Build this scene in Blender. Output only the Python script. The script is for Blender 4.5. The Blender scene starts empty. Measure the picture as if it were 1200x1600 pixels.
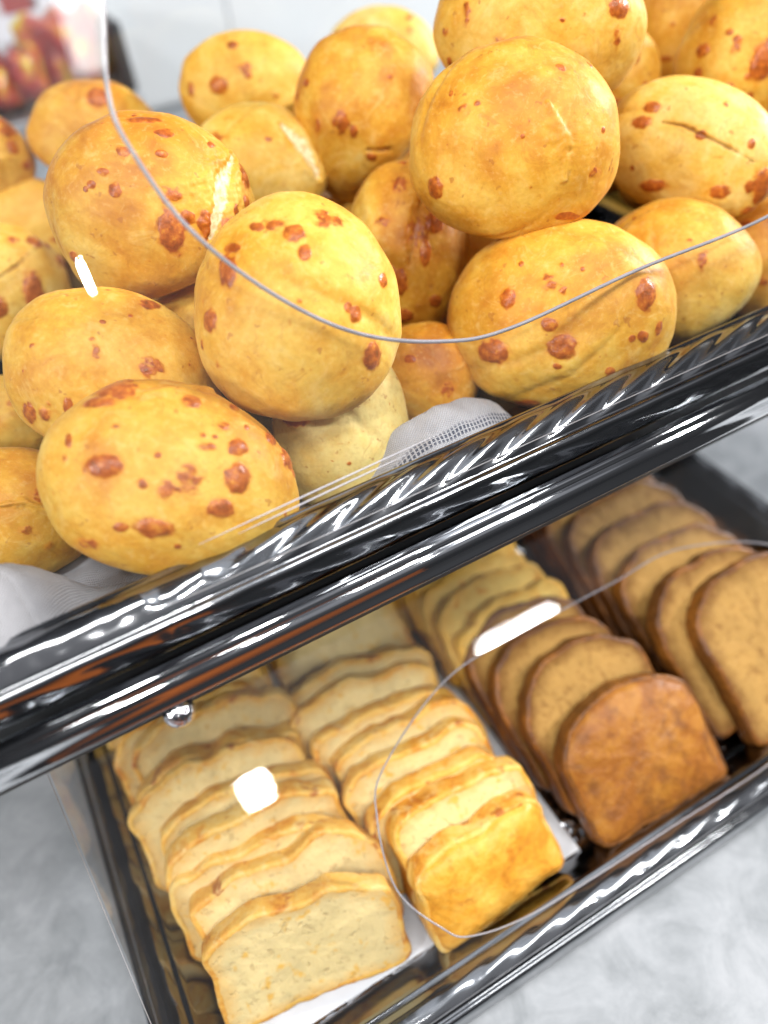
import bpy, bmesh, math, random
import numpy as np
from mathutils import Matrix, Vector

random.seed(7)
rng = np.random.default_rng(7)
scene = bpy.context.scene
COL = scene.collection

# ------------------------------------------------------------------ camera frame (metres, table top at z = 0)
F = 1215.0
CAM = np.array([0.0, 0.0, 0.435])
cx_ = np.array([3650.0, 1658.0, -F]); cx_ /= np.linalg.norm(cx_)
cy_ = np.array([-888.0, 1065.0, -F]); cy_ -= cx_ * cx_.dot(cy_); cy_ /= np.linalg.norm(cy_)
R = np.array([cx_, cy_, np.cross(cx_, cy_)])


def ray(px, py):
    return R @ np.array([px - 600.0, 800.0 - py, -F])


def at_depth(px, py, d):
    return CAM + ray(px, py) / F * d


def on_z(px, py, z):
    r = ray(px, py)
    return CAM + r * (z - CAM[2]) / r[2]


def on_y(px, py, y):
    r = ray(px, py)
    return CAM + r * y / r[1]


def on_plane(px, py, p0, n):
    r = ray(px, py)
    return CAM + r * (np.dot(n, np.array(p0) - CAM) / np.dot(n, r))


# ------------------------------------------------------------------ noise
_perm = np.random.default_rng(3).permutation(256)
_perm = np.concatenate([_perm, _perm, _perm])
_grad = np.random.default_rng(4).normal(size=(256, 3)); _grad /= np.linalg.norm(_grad, axis=1)[:, None]


def pnoise(p, scale=1.0, seed=0.0):
    p = np.asarray(p, float) * scale + np.array([seed * 17.13, seed * 5.71, seed * 9.37])
    i = np.floor(p).astype(int); f = p - i; i &= 255
    u = f * f * f * (f * (f * 6 - 15) + 10)
    out = 0
    for dx in (0, 1):
        wx = u[:, 0] if dx else 1 - u[:, 0]
        for dy in (0, 1):
            wy = u[:, 1] if dy else 1 - u[:, 1]
            for dz in (0, 1):
                wz = u[:, 2] if dz else 1 - u[:, 2]
                h = _perm[_perm[_perm[(i[:, 0] + dx) & 255] + ((i[:, 1] + dy) & 255)] + ((i[:, 2] + dz) & 255)]
                g = _grad[h]
                out = out + wx * wy * wz * ((f[:, 0] - dx) * g[:, 0] + (f[:, 1] - dy) * g[:, 1] + (f[:, 2] - dz) * g[:, 2])
    return out * 1.5


def fbm(p, scale, octs=3, seed=0.0):
    o = 0; a = 1.0
    for k in range(octs):
        o = o + a * pnoise(p, scale * 2 ** k, seed + k * 3.3); a *= .5
    return o


def sstep(a, b, x):
    t = np.clip((x - a) / (b - a), 0, 1)
    return t * t * (3 - 2 * t)


# ------------------------------------------------------------------ object helpers
def mesh_obj(name, verts, faces, mats, parent=None, fmat=None, smooth=True, attrs=None):
    me = bpy.data.meshes.new(name)
    me.from_pydata([tuple(v) for v in verts], [], [tuple(int(i) for i in f) for f in faces])
    for m in (mats if isinstance(mats, (list, tuple)) else [mats]):
        me.materials.append(m)
    if fmat is not None:
        me.polygons.foreach_set('material_index', np.asarray(fmat, np.int32))
    me.polygons.foreach_set('use_smooth', np.full(len(me.polygons), smooth, bool))
    if attrs:
        for k, arr in attrs.items():
            a = me.attributes.new(k, 'FLOAT_COLOR', 'POINT')
            a.data.foreach_set('color', np.asarray(arr, np.float32).ravel())
    me.update()
    o = bpy.data.objects.new(name, me)
    COL.objects.link(o)
    if parent is not None:
        o.parent = parent
    return o


def tag(o, label=None, cat=None, group=None, kind=None):
    if label: o['label'] = label
    if cat: o['category'] = cat
    if group: o['group'] = group
    if kind: o['kind'] = kind
    return o


def empty(name, loc):
    o = bpy.data.objects.new(name, None)
    o.empty_display_size = .02
    COL.objects.link(o); o.location = loc
    return o


def box_geo(x0, x1, y0, y1, z0, z1):
    v = [(x, y, z) for x in (x0, x1) for y in (y0, y1) for z in (z0, z1)]
    f = [(0, 1, 3, 2), (4, 6, 7, 5), (0, 4, 5, 1), (2, 3, 7, 6), (0, 2, 6, 4), (1, 5, 7, 3)]
    return v, f


def merge(*geos):
    V = []; Fc = []
    for v, f in geos:
        n = len(V); V += [tuple(q) for q in v]; Fc += [tuple(i + n for i in q) for q in f]
    return V, Fc


def bevel(o, w=.002, seg=3):
    m = o.modifiers.new('bevel', 'BEVEL'); m.width = w; m.segments = seg; m.limit_method = 'ANGLE'
    return o


def tube_geo(path, r, n=20, caps=True):
    path = [np.array(p, float) for p in path]
    V = []; Fc = []
    for k, p in enumerate(path):
        t = path[min(k + 1, len(path) - 1)] - path[max(k - 1, 0)]; t /= np.linalg.norm(t)
        a = np.cross(t, [0, 0, 1.0])
        if np.linalg.norm(a) < 1e-3: a = np.array([1.0, 0, 0])
        a /= np.linalg.norm(a); b = np.cross(a, t)
        rr = r[k] if hasattr(r, '__len__') else r
        for j in range(n):
            q = 2 * math.pi * j / n
            V.append(p + rr * (a * math.cos(q) + b * math.sin(q)))
    for k in range(len(path) - 1):
        for j in range(n):
            j2 = (j + 1) % n
            Fc.append((k * n + j, k * n + j2, (k + 1) * n + j2, (k + 1) * n + j))
    if caps:
        Fc.append(tuple(range(n - 1, -1, -1))); Fc.append(tuple((len(path) - 1) * n + j for j in range(n)))
    return V, Fc


# ------------------------------------------------------------------ materials
class Mat:
    def __init__(s, name):
        s.m = bpy.data.materials.new(name); s.m.use_nodes = True
        s.nt = s.m.node_tree; s.nt.nodes.clear()
        s.out = s.n('ShaderNodeOutputMaterial')

    def n(s, t, **kw):
        nd = s.nt.nodes.new(t)
        for k, v in kw.items(): setattr(nd, k, v)
        return nd

    def l(s, a, b): s.nt.links.new(a, b)

    def val(s, sock, v):
        if isinstance(v, (int, float)): sock.default_value = v
        elif isinstance(v, (tuple, list)): sock.default_value = tuple(v) + ((1,) if len(v) == 3 and sock.type == 'RGBA' else ())
        else: s.l(v, sock)

    def bsdf(s, base, rough=.5, metal=0, spec=.5, normal=None, **kw):
        b = s.n('ShaderNodeBsdfPrincipled')
        s.val(b.inputs['Base Color'], base); s.val(b.inputs['Roughness'], rough); s.val(b.inputs['Metallic'], metal)
        s.val(b.inputs['Specular IOR Level'], spec)
        if normal is not None: s.l(normal, b.inputs['Normal'])
        for k, v in kw.items(): s.val(b.inputs[k], v)
        s.l(b.outputs[0], s.out.inputs[0])
        return b

    def coord(s, kind='Object'):
        return s.n('ShaderNodeTexCoord').outputs[kind]

    def noise(s, scale, detail=3, vec=None, rough=.55, dist=0.0, off=None):
        t = s.n('ShaderNodeTexNoise'); t.inputs['Scale'].default_value = scale; t.inputs['Detail'].default_value = detail
        t.inputs['Roughness'].default_value = rough; t.inputs['Distortion'].default_value = dist
        v = vec if vec is not None else s.coord()
        if off is not None:
            a = s.n('ShaderNodeVectorMath', operation='ADD'); s.l(v, a.inputs[0]); s.val(a.inputs[1], off); v = a.outputs[0]
        s.l(v, t.inputs['Vector'])
        return t.outputs[0]

    def ramp(s, fac, stops, interp='LINEAR'):
        r = s.n('ShaderNodeValToRGB'); r.color_ramp.interpolation = interp
        el = r.color_ramp.elements
        while len(el) < len(stops): el.new(.5)
        for e, (p, c) in zip(el, stops):
            e.position = p; e.color = tuple(c) + (1,) if hasattr(c, '__len__') else (c, c, c, 1)
        s.l(fac, r.inputs[0]); return r.outputs[0]

    def mix(s, fac, a, b, mode='MIX'):
        m = s.n('ShaderNodeMix', data_type='RGBA', blend_type=mode)
        s.val(m.inputs[0], fac); s.val(m.inputs[6], a); s.val(m.inputs[7], b)
        return m.outputs[2]

    def math(s, op, a, b=0.0, clamp=False):
        m = s.n('ShaderNodeMath', operation=op, use_clamp=clamp); s.val(m.inputs[0], a); s.val(m.inputs[1], b); return m.outputs[0]

    def bump(s, h, strength=.3, dist=.001, normal=None):
        b = s.n('ShaderNodeBump'); b.inputs['Strength'].default_value = strength; b.inputs['Distance'].default_value = dist
        s.l(h, b.inputs['Height'])
        if normal is not None: s.l(normal, b.inputs['Normal'])
        return b.outputs[0]


def mat_bun():
    M = Mat('baked_cheese_bun')
    at = M.n('ShaderNodeAttribute', attribute_name='mask')
    sep = M.n('ShaderNodeSeparateColor'); M.l(at.outputs['Color'], sep.inputs[0])
    spot, crack, toast = sep.outputs[0], sep.outputs[1], sep.outputs[2]
    line = at.outputs['Alpha']
    info = M.n('ShaderNodeObjectInfo')
    offs = M.n('ShaderNodeCombineXYZ'); M.l(M.math('MULTIPLY', info.outputs['Random'], 9.0), offs.inputs[0])
    M.l(M.math('MULTIPLY', info.outputs['Random'], 5.0), offs.inputs[2])
    off = offs.outputs[0]
    osep = M.n('ShaderNodeSeparateColor'); M.l(info.outputs['Color'], osep.inputs[0])
    pale_obj = osep.outputs[0]
    n1 = M.noise(30, 5, off=off, dist=.9, rough=.6)
    n2 = M.noise(110, 4, off=off)
    n3 = M.noise(420, 3, off=off)
    tone = M.math('ADD', M.math('MULTIPLY', n1, .78), M.math('ADD', M.math('MULTIPLY', n2, .34), -.06))
    tone = M.math('ADD', tone, M.math('MULTIPLY', pale_obj, .42))
    tone = M.math('SUBTRACT', tone, M.math('MULTIPLY', M.math('SUBTRACT', toast, .16), .34))
    base = M.ramp(tone, [(.18, (.39, .12, .009)), (.35, (.58, .235, .017)), (.50, (.69, .350, .034)), (.66, (.745, .462, .078)), (.90, (.79, .63, .235))])
    # fine mottling and little specks
    base = M.mix(M.math('MULTIPLY', M.ramp(n3, [(.35, 1.0), (.52, 0.0)]), .16), base, (.42, .17, .02))
    base = M.mix(M.math('MULTIPLY', M.ramp(n3, [(.56, 0.0), (.72, 1.0)]), .22), base, (.82, .62, .25))
    sp = M.noise(190, 2, off=off)
    base = M.mix(M.math('MULTIPLY', M.ramp(sp, [(.675, 0.0), (.72, 1.0)]), .55), base, (.40, .13, .02))
    # dusty, slightly scuffed skin: fine pale scuffs and fine dark wrinkles
    sc = M.noise(75, 5, off=off, rough=.7, dist=1.6)
    base = M.mix(M.math('MULTIPLY', M.ramp(sc, [(.55, 0.0), (.68, 1.0)]), .34), base, (.82, .58, .20))
    base = M.mix(M.math('MULTIPLY', M.ramp(sc, [(.33, 1.0), (.43, 0.0)]), .30), base, (.42, .13, .010))
    # toasted cheese
    nz = M.noise(230, 4)
    edge = M.math('ADD', spot, M.math('MULTIPLY', M.math('SUBTRACT', nz, .5), .30))
    sf = M.ramp(edge, [(.30, 0.0), (.50, 1.0)])
    halo = M.ramp(edge, [(.08, 0.0), (.34, 1.0)])
    base = M.mix(M.math('MULTIPLY', halo, .55), base, (.62, .22, .015))
    chz = M.ramp(M.noise(330, 4), [(.28, (.17, .030, .006)), (.44, (.33, .062, .011)), (.58, (.47, .115, .016)), (.74, (.64, .25, .03))])
    base = M.mix(M.math('MULTIPLY', sf, .88), base, chz)
    # splits: pale torn crumb or thin dark creases
    cr = M.ramp(M.math('ADD', crack, M.math('MULTIPLY', M.math('SUBTRACT', nz, .5), .5)), [(.35, 0.0), (.6, 1.0)])
    base = M.mix(cr, base, M.ramp(n3, [(.3, (.62, .43, .16)), (.6, (.86, .76, .48))]))
    base = M.mix(M.math('MULTIPLY', line, .8), base, (.20, .06, .008))
    h = M.math('ADD', M.math('MULTIPLY', M.noise(620, 3, off=off), .5), M.math('ADD', M.math('MULTIPLY', n2, .8), M.math('MULTIPLY', sc, 1.0)))
    h = M.math('ADD', h, M.math('MULTIPLY', M.math('MULTIPLY', sf, M.noise(500, 2)), 1.4))
    rough = M.math('SUBTRACT', M.math('ADD', .40, M.math('MULTIPLY', sc, .26)), M.math('MULTIPLY', sf, .20))
    M.bsdf(base, rough, spec=.36, normal=M.bump(h, .26, .0008),
           **{'Subsurface Weight': .12, 'Subsurface Radius': (.006, .003, .001), 'Subsurface Scale': .5, 'Sheen Weight': .05, 'Sheen Roughness': .4})
    return M.m


def mat_crumb(name, c, spots, spot_amt, pores=(.3, .4), rim=(.62, .30, .035), rim_amt=.55):
    M = Mat(name)
    info = M.n('ShaderNodeObjectInfo')
    offs = M.n('ShaderNodeCombineXYZ'); M.l(M.math('MULTIPLY', info.outputs['Random'], 7.0), offs.inputs[0]); off = offs.outputs[0]
    n1 = M.noise(45, 3, off=off); n2 = M.noise(330, 4, off=off); n3 = M.noise(120, 2, off=off)
    base = M.ramp(n1, [(.3, [q * .86 for q in c]), (.7, [min(1, q * 1.1) for q in c])])
    base = M.mix(M.math('MULTIPLY', M.ramp(n2, [(pores[0], 1.0), (pores[1], 0.0)]), .34), base, [c[0] * .5, c[1] * .40, c[2] * .30])
    base = M.mix(M.math('MULTIPLY', M.ramp(n3, [(.60, 0.0), (.70, 1.0)]), spot_amt), base, spots)
    at = M.n('ShaderNodeAttribute', attribute_name='mask')
    sp_ = M.n('ShaderNodeSeparateColor'); M.l(at.outputs['Color'], sp_.inputs[0])
    nb = M.noise(90, 4, off=off, rough=.65)
    ed = M.ramp(M.math('ADD', sp_.outputs[0], M.math('MULTIPLY', M.math('SUBTRACT', nb, .5), .42)), [(.80, 0.0), (1.0, 1.0)])
    base = M.mix(M.math('MULTIPLY', ed, rim_amt), base, rim)
    vor = M.n('ShaderNodeTexVoronoi'); vor.inputs['Scale'].default_value = 300; M.l(M.coord(), vor.inputs['Vector'])
    hole = M.ramp(M.noise(210, 3, off=off), [(.30, 1.0), (.40, 0.0)])
    base = M.mix(M.math('MULTIPLY', hole, .38), base, [c[0] * .55, c[1] * .45, c[2] * .35])
    h = M.math('SUBTRACT', M.math('ADD', n2, M.math('MULTIPLY', vor.outputs[0], .6)), M.math('MULTIPLY', hole, 1.6))
    M.bsdf(base, .75, spec=.2, normal=M.bump(h, .4, .0009), **{'Subsurface Weight': .15, 'Subsurface Radius': (.006, .004, .002), 'Subsurface Scale': .5})
    return M.m


def mat_crust(name, stops, spot, spot_pos=(.60, .68), spot_amt=.8, rough=.5, pale=None):
    M = Mat(name)
    info = M.n('ShaderNodeObjectInfo')
    offs = M.n('ShaderNodeCombineXYZ'); M.l(M.math('MULTIPLY', info.outputs['Random'], 7.0), offs.inputs[0]); off = offs.outputs[0]
    n1 = M.noise(55, 4, off=off, dist=.5); n2 = M.noise(300, 3, off=off); n3 = M.noise(90, 3, off=off)
    t = M.math('ADD', M.math('MULTIPLY', n1, .75), M.math('MULTIPLY', n2, .25))
    base = M.ramp(t, stops)
    base = M.mix(M.math('MULTIPLY', M.ramp(n3, [(spot_pos[0], 0.0), (spot_pos[1], 1.0)]), spot_amt), base, spot)
    if pale: base = M.mix(M.math('MULTIPLY', M.ramp(M.noise(70, 5, off=off, rough=.7, dist=1.2), [(.52, 0.0), (.64, 1.0)]), .6), base, pale)
    h = M.math('ADD', n2, M.math('MULTIPLY', n3, .8))
    M.bsdf(base, rough, spec=.35, normal=M.bump(h, .5, .0012))
    return M.m


def mat_metal(name, c, rough, bump_scale=0, bump_s=0.0, bump_d=.001, scratch=0.0):
    M = Mat(name)
    nrm = None
    n = M.noise(60, 3)
    ro = M.math('ADD', rough, M.math('MULTIPLY', n, rough * .8))
    if bump_scale:
        nrm = M.bump(M.noise(bump_scale, 2, dist=.6), bump_s, bump_d)
    base = c
    if scratch:
        smudge = M.ramp(M.noise(38, 4, dist=.8), [(.5, 0.0), (.75, 1.0)])
        ro = M.math('ADD', ro, M.math('MULTIPLY', smudge, scratch))
    M.bsdf(base, ro, metal=1.0, normal=nrm)
    return M.m


def mat_acrylic(name, tint=(.975, .98, .985)):
    M = Mat(name)
    geo = M.n('ShaderNodeNewGeometry')
    fr = M.n('ShaderNodeFresnel'); fr.inputs['IOR'].default_value = 1.52
    front = M.math('SUBTRACT', 1.0, geo.outputs['Backfacing'])
    sm = M.ramp(M.noise(22, 4, dist=.7), [(.50, 0.0), (.80, .010)])
    fac = M.math('MULTIPLY', M.math('ADD', M.math('MULTIPLY', fr.outputs[0], 1.0), sm), front, True)
    tr = M.n('ShaderNodeBsdfTransparent'); M.val(tr.inputs[0], tint)
    gl = M.n('ShaderNodeBsdfGlossy'); gl.inputs['Roughness'].default_value = .018; M.val(gl.inputs[0], (1, 1, 1))
    mx = M.n('ShaderNodeMixShader'); M.l(fac, mx.inputs[0]); M.l(tr.outputs[0], mx.inputs[1]); M.l(gl.outputs[0], mx.inputs[2])
    df = M.n('ShaderNodeBsdfDiffuse'); M.val(df.inputs[0], (.75, .75, .78))
    film = M.ramp(M.noise(16, 5, dist=1.5, rough=.65), [(.45, .003), (.75, .016)])
    m2 = M.n('ShaderNodeMixShader'); M.l(M.math('MULTIPLY', film, front), m2.inputs[0]); M.l(mx.outputs[0], m2.inputs[1]); M.l(df.outputs[0], m2.inputs[2])
    M.l(m2.outputs[0], M.out.inputs[0])
    return M.m


def mat_acrylic_edge():
    M = Mat('acrylic_cut_edge')
    tr = M.n('ShaderNodeBsdfTransparent'); M.val(tr.inputs[0], (.80, .80, .86))
    b = M.n('ShaderNodeBsdfPrincipled'); M.val(b.inputs['Base Color'], (.66, .66, .70)); b.inputs['Roughness'].default_value = .25
    mx = M.n('ShaderNodeMixShader'); mx.inputs[0].default_value = .62
    M.l(tr.outputs[0], mx.inputs[1]); M.l(b.outputs[0], mx.inputs[2]); M.l(mx.outputs[0], M.out.inputs[0])
    return M.m


def mat_linen():
    M = Mat('woven_linen')
    at = M.n('ShaderNodeAttribute', attribute_name='mask')
    sep = M.n('ShaderNodeSeparateColor'); M.l(at.outputs['Color'], sep.inputs[0])
    u, v, border = sep.outputs[0], sep.outputs[1], sep.outputs[2]
    k = 2 * math.pi / .0014
    wu = M.math('SINE', M.math('MULTIPLY', u, k)); wv = M.math('SINE', M.math('MULTIPLY', v, k))
    weave = M.math('MULTIPLY', wu, wv)
    n = M.noise(160, 3)
    base = M.ramp(M.math('ADD', M.math('MULTIPLY', weave, .17), M.math('ADD', M.math('MULTIPLY', n, .3), .35)),
                  [(.15, (.18, .18, .195)), (.42, (.38, .38, .405)), (.75, (.50, .50, .53))])
    # dark stitched border
    st = M.math('GREATER_THAN', M.math('SINE', M.math('MULTIPLY', u, 2 * math.pi / .0019)), -.35)
    st2 = M.math('GREATER_THAN', M.math('SINE', M.math('MULTIPLY', v, 2 * math.pi / .0023)), -.75)
    base = M.mix(M.math('MULTIPLY', M.math('MULTIPLY', border, st), M.math('MULTIPLY', st2, .92)), base, (.035, .045, .075))
    M.bsdf(base, .85, spec=.15, normal=M.bump(M.math('ADD', weave, n), .7, .0004), **{'Sheen Weight': .2})
    return M.m


def mat_marble():
    M = Mat('grey_stone_table')
    co = M.coord()
    n1 = M.noise(9, 5, co, .6, .6); n2 = M.noise(34, 5, co, .65, .8); n3 = M.noise(240, 3, co)
    t = M.math('ADD', M.math('MULTIPLY', n1, .5), M.math('ADD', M.math('MULTIPLY', n2, .42), M.math('MULTIPLY', n3, .08)))
    base = M.ramp(t, [(.30, (.13, .14, .155)), (.44, (.24, .255, .27)), (.54, (.31, .325, .345)), (.68, (.40, .41, .435))])
    M.bsdf(base, .38, spec=.4, normal=M.bump(n3, .12, .0005))
    return M.m


def mat_plain(name, c, rough=.5, var=.12, scale=30, **kw):
    M = Mat(name)
    n = M.noise(scale, 4)
    base = M.ramp(n, [(.3, [q * (1 - var) for q in c]), (.7, [min(1, q * (1 + var)) for q in c])])
    M.bsdf(base, rough, normal=M.bump(M.noise(scale * 9, 2), .1, .001), **kw)
    return M.m


def mat_snack():
    M = Mat('printed_snack_film')
    co = M.coord()
    n = M.noise(24, 2, co, dist=.9); n2 = M.noise(52, 2, co)
    base = M.ramp(n, [(.40, (.20, .012, .014)), (.49, (.34, .03, .025)), (.54, (.46, .15, .02)), (.60, (.56, .38, .02)), (.72, (.62, .50, .07))])
    base = M.mix(M.ramp(n2, [(.60, 0.0), (.68, .7)]), base, (.62, .14, .12))
    M.bsdf(base, .3, spec=.5, normal=M.bump(M.noise(60, 2, co), .5, .004))
    return M.m


MB = mat_bun()
M_CR_L = mat_crumb('pale_bread_crumb', (.68, .53, .245), (.68, .36, .03), .75)
M_CU_L = mat_crust('golden_bread_crust', [(.30, (.38, .12, .012)), (.41, (.58, .25, .028)), (.52, (.67, .38, .07)), (.72, (.70, .50, .17))], (.30, .065, .01), (.60, .68), .8, pale=(.68, .50, .20))
M_CR_Y = mat_crumb('yellow_bread_crumb', (.76, .54, .15), (.60, .22, .015), .7)
M_CR_D = mat_crumb('brown_bread_crumb', (.37, .21, .058), (.16, .065, .012), .55, (.36, .46), (.13, .048, .008), .8)
M_CU_D = mat_crust('brown_bread_crust', [(.3, (.06, .020, .004)), (.48, (.13, .045, .007)), (.62, (.24, .085, .010)), (.75, (.36, .15, .02))], (.05, .018, .004), (.6, .7), .6, .42)
M_HEEL_D = mat_crust('brown_heel_crust', [(.28, (.15, .048, .006)), (.45, (.26, .088, .010)), (.58, (.34, .135, .017)), (.75, (.40, .18, .03))], (.12, .038, .010), (.50, .68), .65, .5)
M_CU_Y = mat_crust('yellow_bread_crust', [(.28, (.56, .24, .022)), (.45, (.70, .38, .045)), (.6, (.74, .46, .09)), (.75, (.76, .55, .16))], (.36, .10, .01), (.60, .72), .6, .45)
M_HEEL_Y = mat_crust('golden_heel_crust', [(.28, (.46, .165, .014)), (.45, (.64, .29, .028)), (.6, (.70, .38, .06)), (.75, (.74, .49, .13))], (.40, .12, .01), (.60, .74), .6, .42)
M_TRAY = mat_metal('dark_mirror_steel', (.29, .30, .315), .065, 38, .08, .004, .08)
M_FLOOR_UP = mat_metal('shade_dark_tray_floor', (.10, .10, .11), .12, 42, .4, .004, .06)  # upper floor colour darkened so gaps between the buns look shaded
M_FLOOR = mat_metal('hammered_mirror_steel', (.50, .51, .53), .06, 48, .9, .007, .06)
M_CHROME = mat_metal('polished_chrome', (.50, .515, .54), .045, 0, 0, 0, .06)
M_STEEL = mat_metal('dull_grey_steel', (.50, .53, .56), .30)
M_ACR = mat_acrylic('clear_acrylic')
M_EDGE = mat_acrylic_edge()
M_RIM = mat_plain('polished_acrylic_edge', (.27, .265, .29), .18, .15, 60)
M_LINEN = mat_linen()
M_TABLE = mat_marble()
M_WALL = mat_plain('white_wall_panel', (.66, .70, .73), .35, .03, 6)
M_GROUT = mat_plain('grey_joint', (.42, .45, .48), .7)
M_DARK = mat_plain('dark_enamel', (.03, .032, .035), .4)
M_POSTER = mat_plain('poster_paper', (.70, .71, .76), .5, .03)
M_RED = mat_plain('red_print', (.30, .035, .04), .5)
M_NAVY = mat_plain('dark_print', (.05, .055, .09), .5)
M_SNACK = mat_snack()

# ------------------------------------------------------------------ setting: table, back counter, wall
v, f = box_geo(-1.1, 1.5, .008, .66, -.04, 0.0)
tag(bevel(mesh_obj('tabletop', v, f, M_TABLE, smooth=False), .004), 'mottled grey stone tabletop under the lower tray', kind='structure')
v, f = box_geo(-1.1, 1.5, .663, 1.12, -.04, .130)
tag(bevel(mesh_obj('back_counter', v, f, M_STEEL, smooth=False), .003), 'dull grey counter behind the display stand', kind='structure')

fl = mesh_obj('floor', [(-4, -5, -.9), (.02, -5, -.9), (.02, -1.25, -.9), (-4, -1.25, -.9), (.02, 1.6, -.9), (-4, 1.6, -.9), (3, -5, -.9), (3, 1.6, -.9), (3, -1.25, -.9)],
              [(0, 1, 2, 3), (3, 2, 4, 5), (1, 6, 8, 2), (2, 8, 7, 4)], [mat_plain('rail_reflection_orange', (.66, .17, .03), .5, .08, 5), M_DARK], None, [0, 1, 1, 1], smooth=False)  # unseen floor; orange patch added and sized for the rail's reflection
tag(fl, 'unseen floor below the table, orange patch added for rail reflections', kind='structure')
WALL_Y = 1.12
wall_geo = []
xs = [-1.1, -.52, on_y(352, 0, WALL_Y)[0], .95, 1.5]
for a, b in zip(xs[:-1], xs[1:]):
    wall_geo.append(box_geo(a + .0015, b - .0015, WALL_Y + .002, WALL_Y + .03, .134, .47))
wall = mesh_obj('wall', *merge(*wall_geo), M_WALL, smooth=False)
bevel(wall, .0015, 2)
tag(wall, 'white panelled wall with thin grey joints behind the counter', 'wall', kind='structure')
v, f = box_geo(-1.1, 1.5, WALL_Y + .004, WALL_Y + .028, .130, .468)
mesh_obj('wall_joint', v, f, M_GROUT, wall, smooth=False)

# steel ledge with snack bags on the back counter
LX1 = on_y(200, 140, 1.0)[0]
led = empty('metal_ledge', (0, 1.0, .131))
tag(led, 'grey steel ledge on the back counter holding the snack bags', 'ledge')
def rel(geo, loc):
    v, f = geo
    return [tuple(np.array(q) - np.array(loc)) for q in v], f
v, f = rel(box_geo(-.35, LX1, .93, 1.10, .131, .203), (0, 1.0, .131)); bevel(mesh_obj('ledge_body', v, f, M_STEEL, led, smooth=False), .003)
v, f = rel(box_geo(LX1 - .012, LX1, .94, 1.09, .2035, .268), (0, 1.0, .131)); bevel(mesh_obj('end_panel', v, f, M_DARK, led, smooth=False), .003)


def snack_bag(px, py, w, h, y, yaw, tilt, label, seed):
    base = on_z(px, py, .204); k = (y / base[1]); b = CAM + (base - CAM) * k; b[2] = .204; b[0] = on_y(px, py, y)[0]
    nx, ny = 36, 44; V = []; Fc = []
    for side in (1, -1):
        for j in range(ny + 1):
            for i in range(nx + 1):
                u = i / nx * 2 - 1; t = j / ny * 2 - 1
                puff = max(0, (1 - abs(u) ** 3)) * max(0, (1 - abs(t) ** 4)) ** .6
                V.append((u * w / 2 * (1 - .06 * puff), -side * (.0008 + .032 * puff), (t + 1) / 2 * h + .004 * math.sin(u * 9 + seed) * (abs(t) ** 6)))
    P = np.array(V); P[:, 1] += .006 * fbm(P, 40, 2, seed) * (np.abs(P[:, 1]) > .002)
    n1 = (nx + 1) * (ny + 1)
    for s_ in (0, 1):
        for j in range(ny):
            for i in range(nx):
                a = s_ * n1 + j * (nx + 1) + i; q = (a, a + 1, a + nx + 2, a + nx + 1)
                Fc.append(q if s_ == 0 else q[::-1])
    o = mesh_obj('snack_bag', P, Fc, M_SNACK)
    o.location = b; o.rotation_euler = (tilt, 0, yaw)
    return tag(o, label, 'snack bag', 'snack bags on the steel ledge')


snack_bag(122, 134, .092, .074, 1.00, .10, -.12, 'red and yellow snack bag, biggest and rightmost on the steel ledge', 1)
snack_bag(50, 152, .054, .052, .985, -.15, -.12, 'small yellow and red snack bag in the middle of the steel ledge', 2.4)
snack_bag(-8, 158, .054, .046, .98, .2, -.1, 'pale orange snack bag cut by the left picture edge', 4.2)

# poster on the wall
pc = on_y(70, 6, WALL_Y)
po = empty('poster', (pc[0], WALL_Y + .001, pc[2])); tag(po, 'white wall poster with a red block and dark blocks of print', 'poster')
v, f = box_geo(-.20, .065, -.0012, 0, -.03, .25); mesh_obj('sheet', v, f, M_POSTER, po, smooth=False)
v, f = merge(box_geo(-.048, -.014, -.0022, -.0013, -.003, .03)); mesh_obj('printed_block', v, f, M_RED, po, smooth=False)
v, f = box_geo(-.0135, -.0085, -.0022, -.0013, -.003, .03); mesh_obj('printed_block', v, f, M_NAVY, po, smooth=False)
v, f = box_geo(.022, .050, -.0022, -.0013, .010, .05); mesh_obj('printed_block', v, f, M_NAVY, po, smooth=False)


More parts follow.
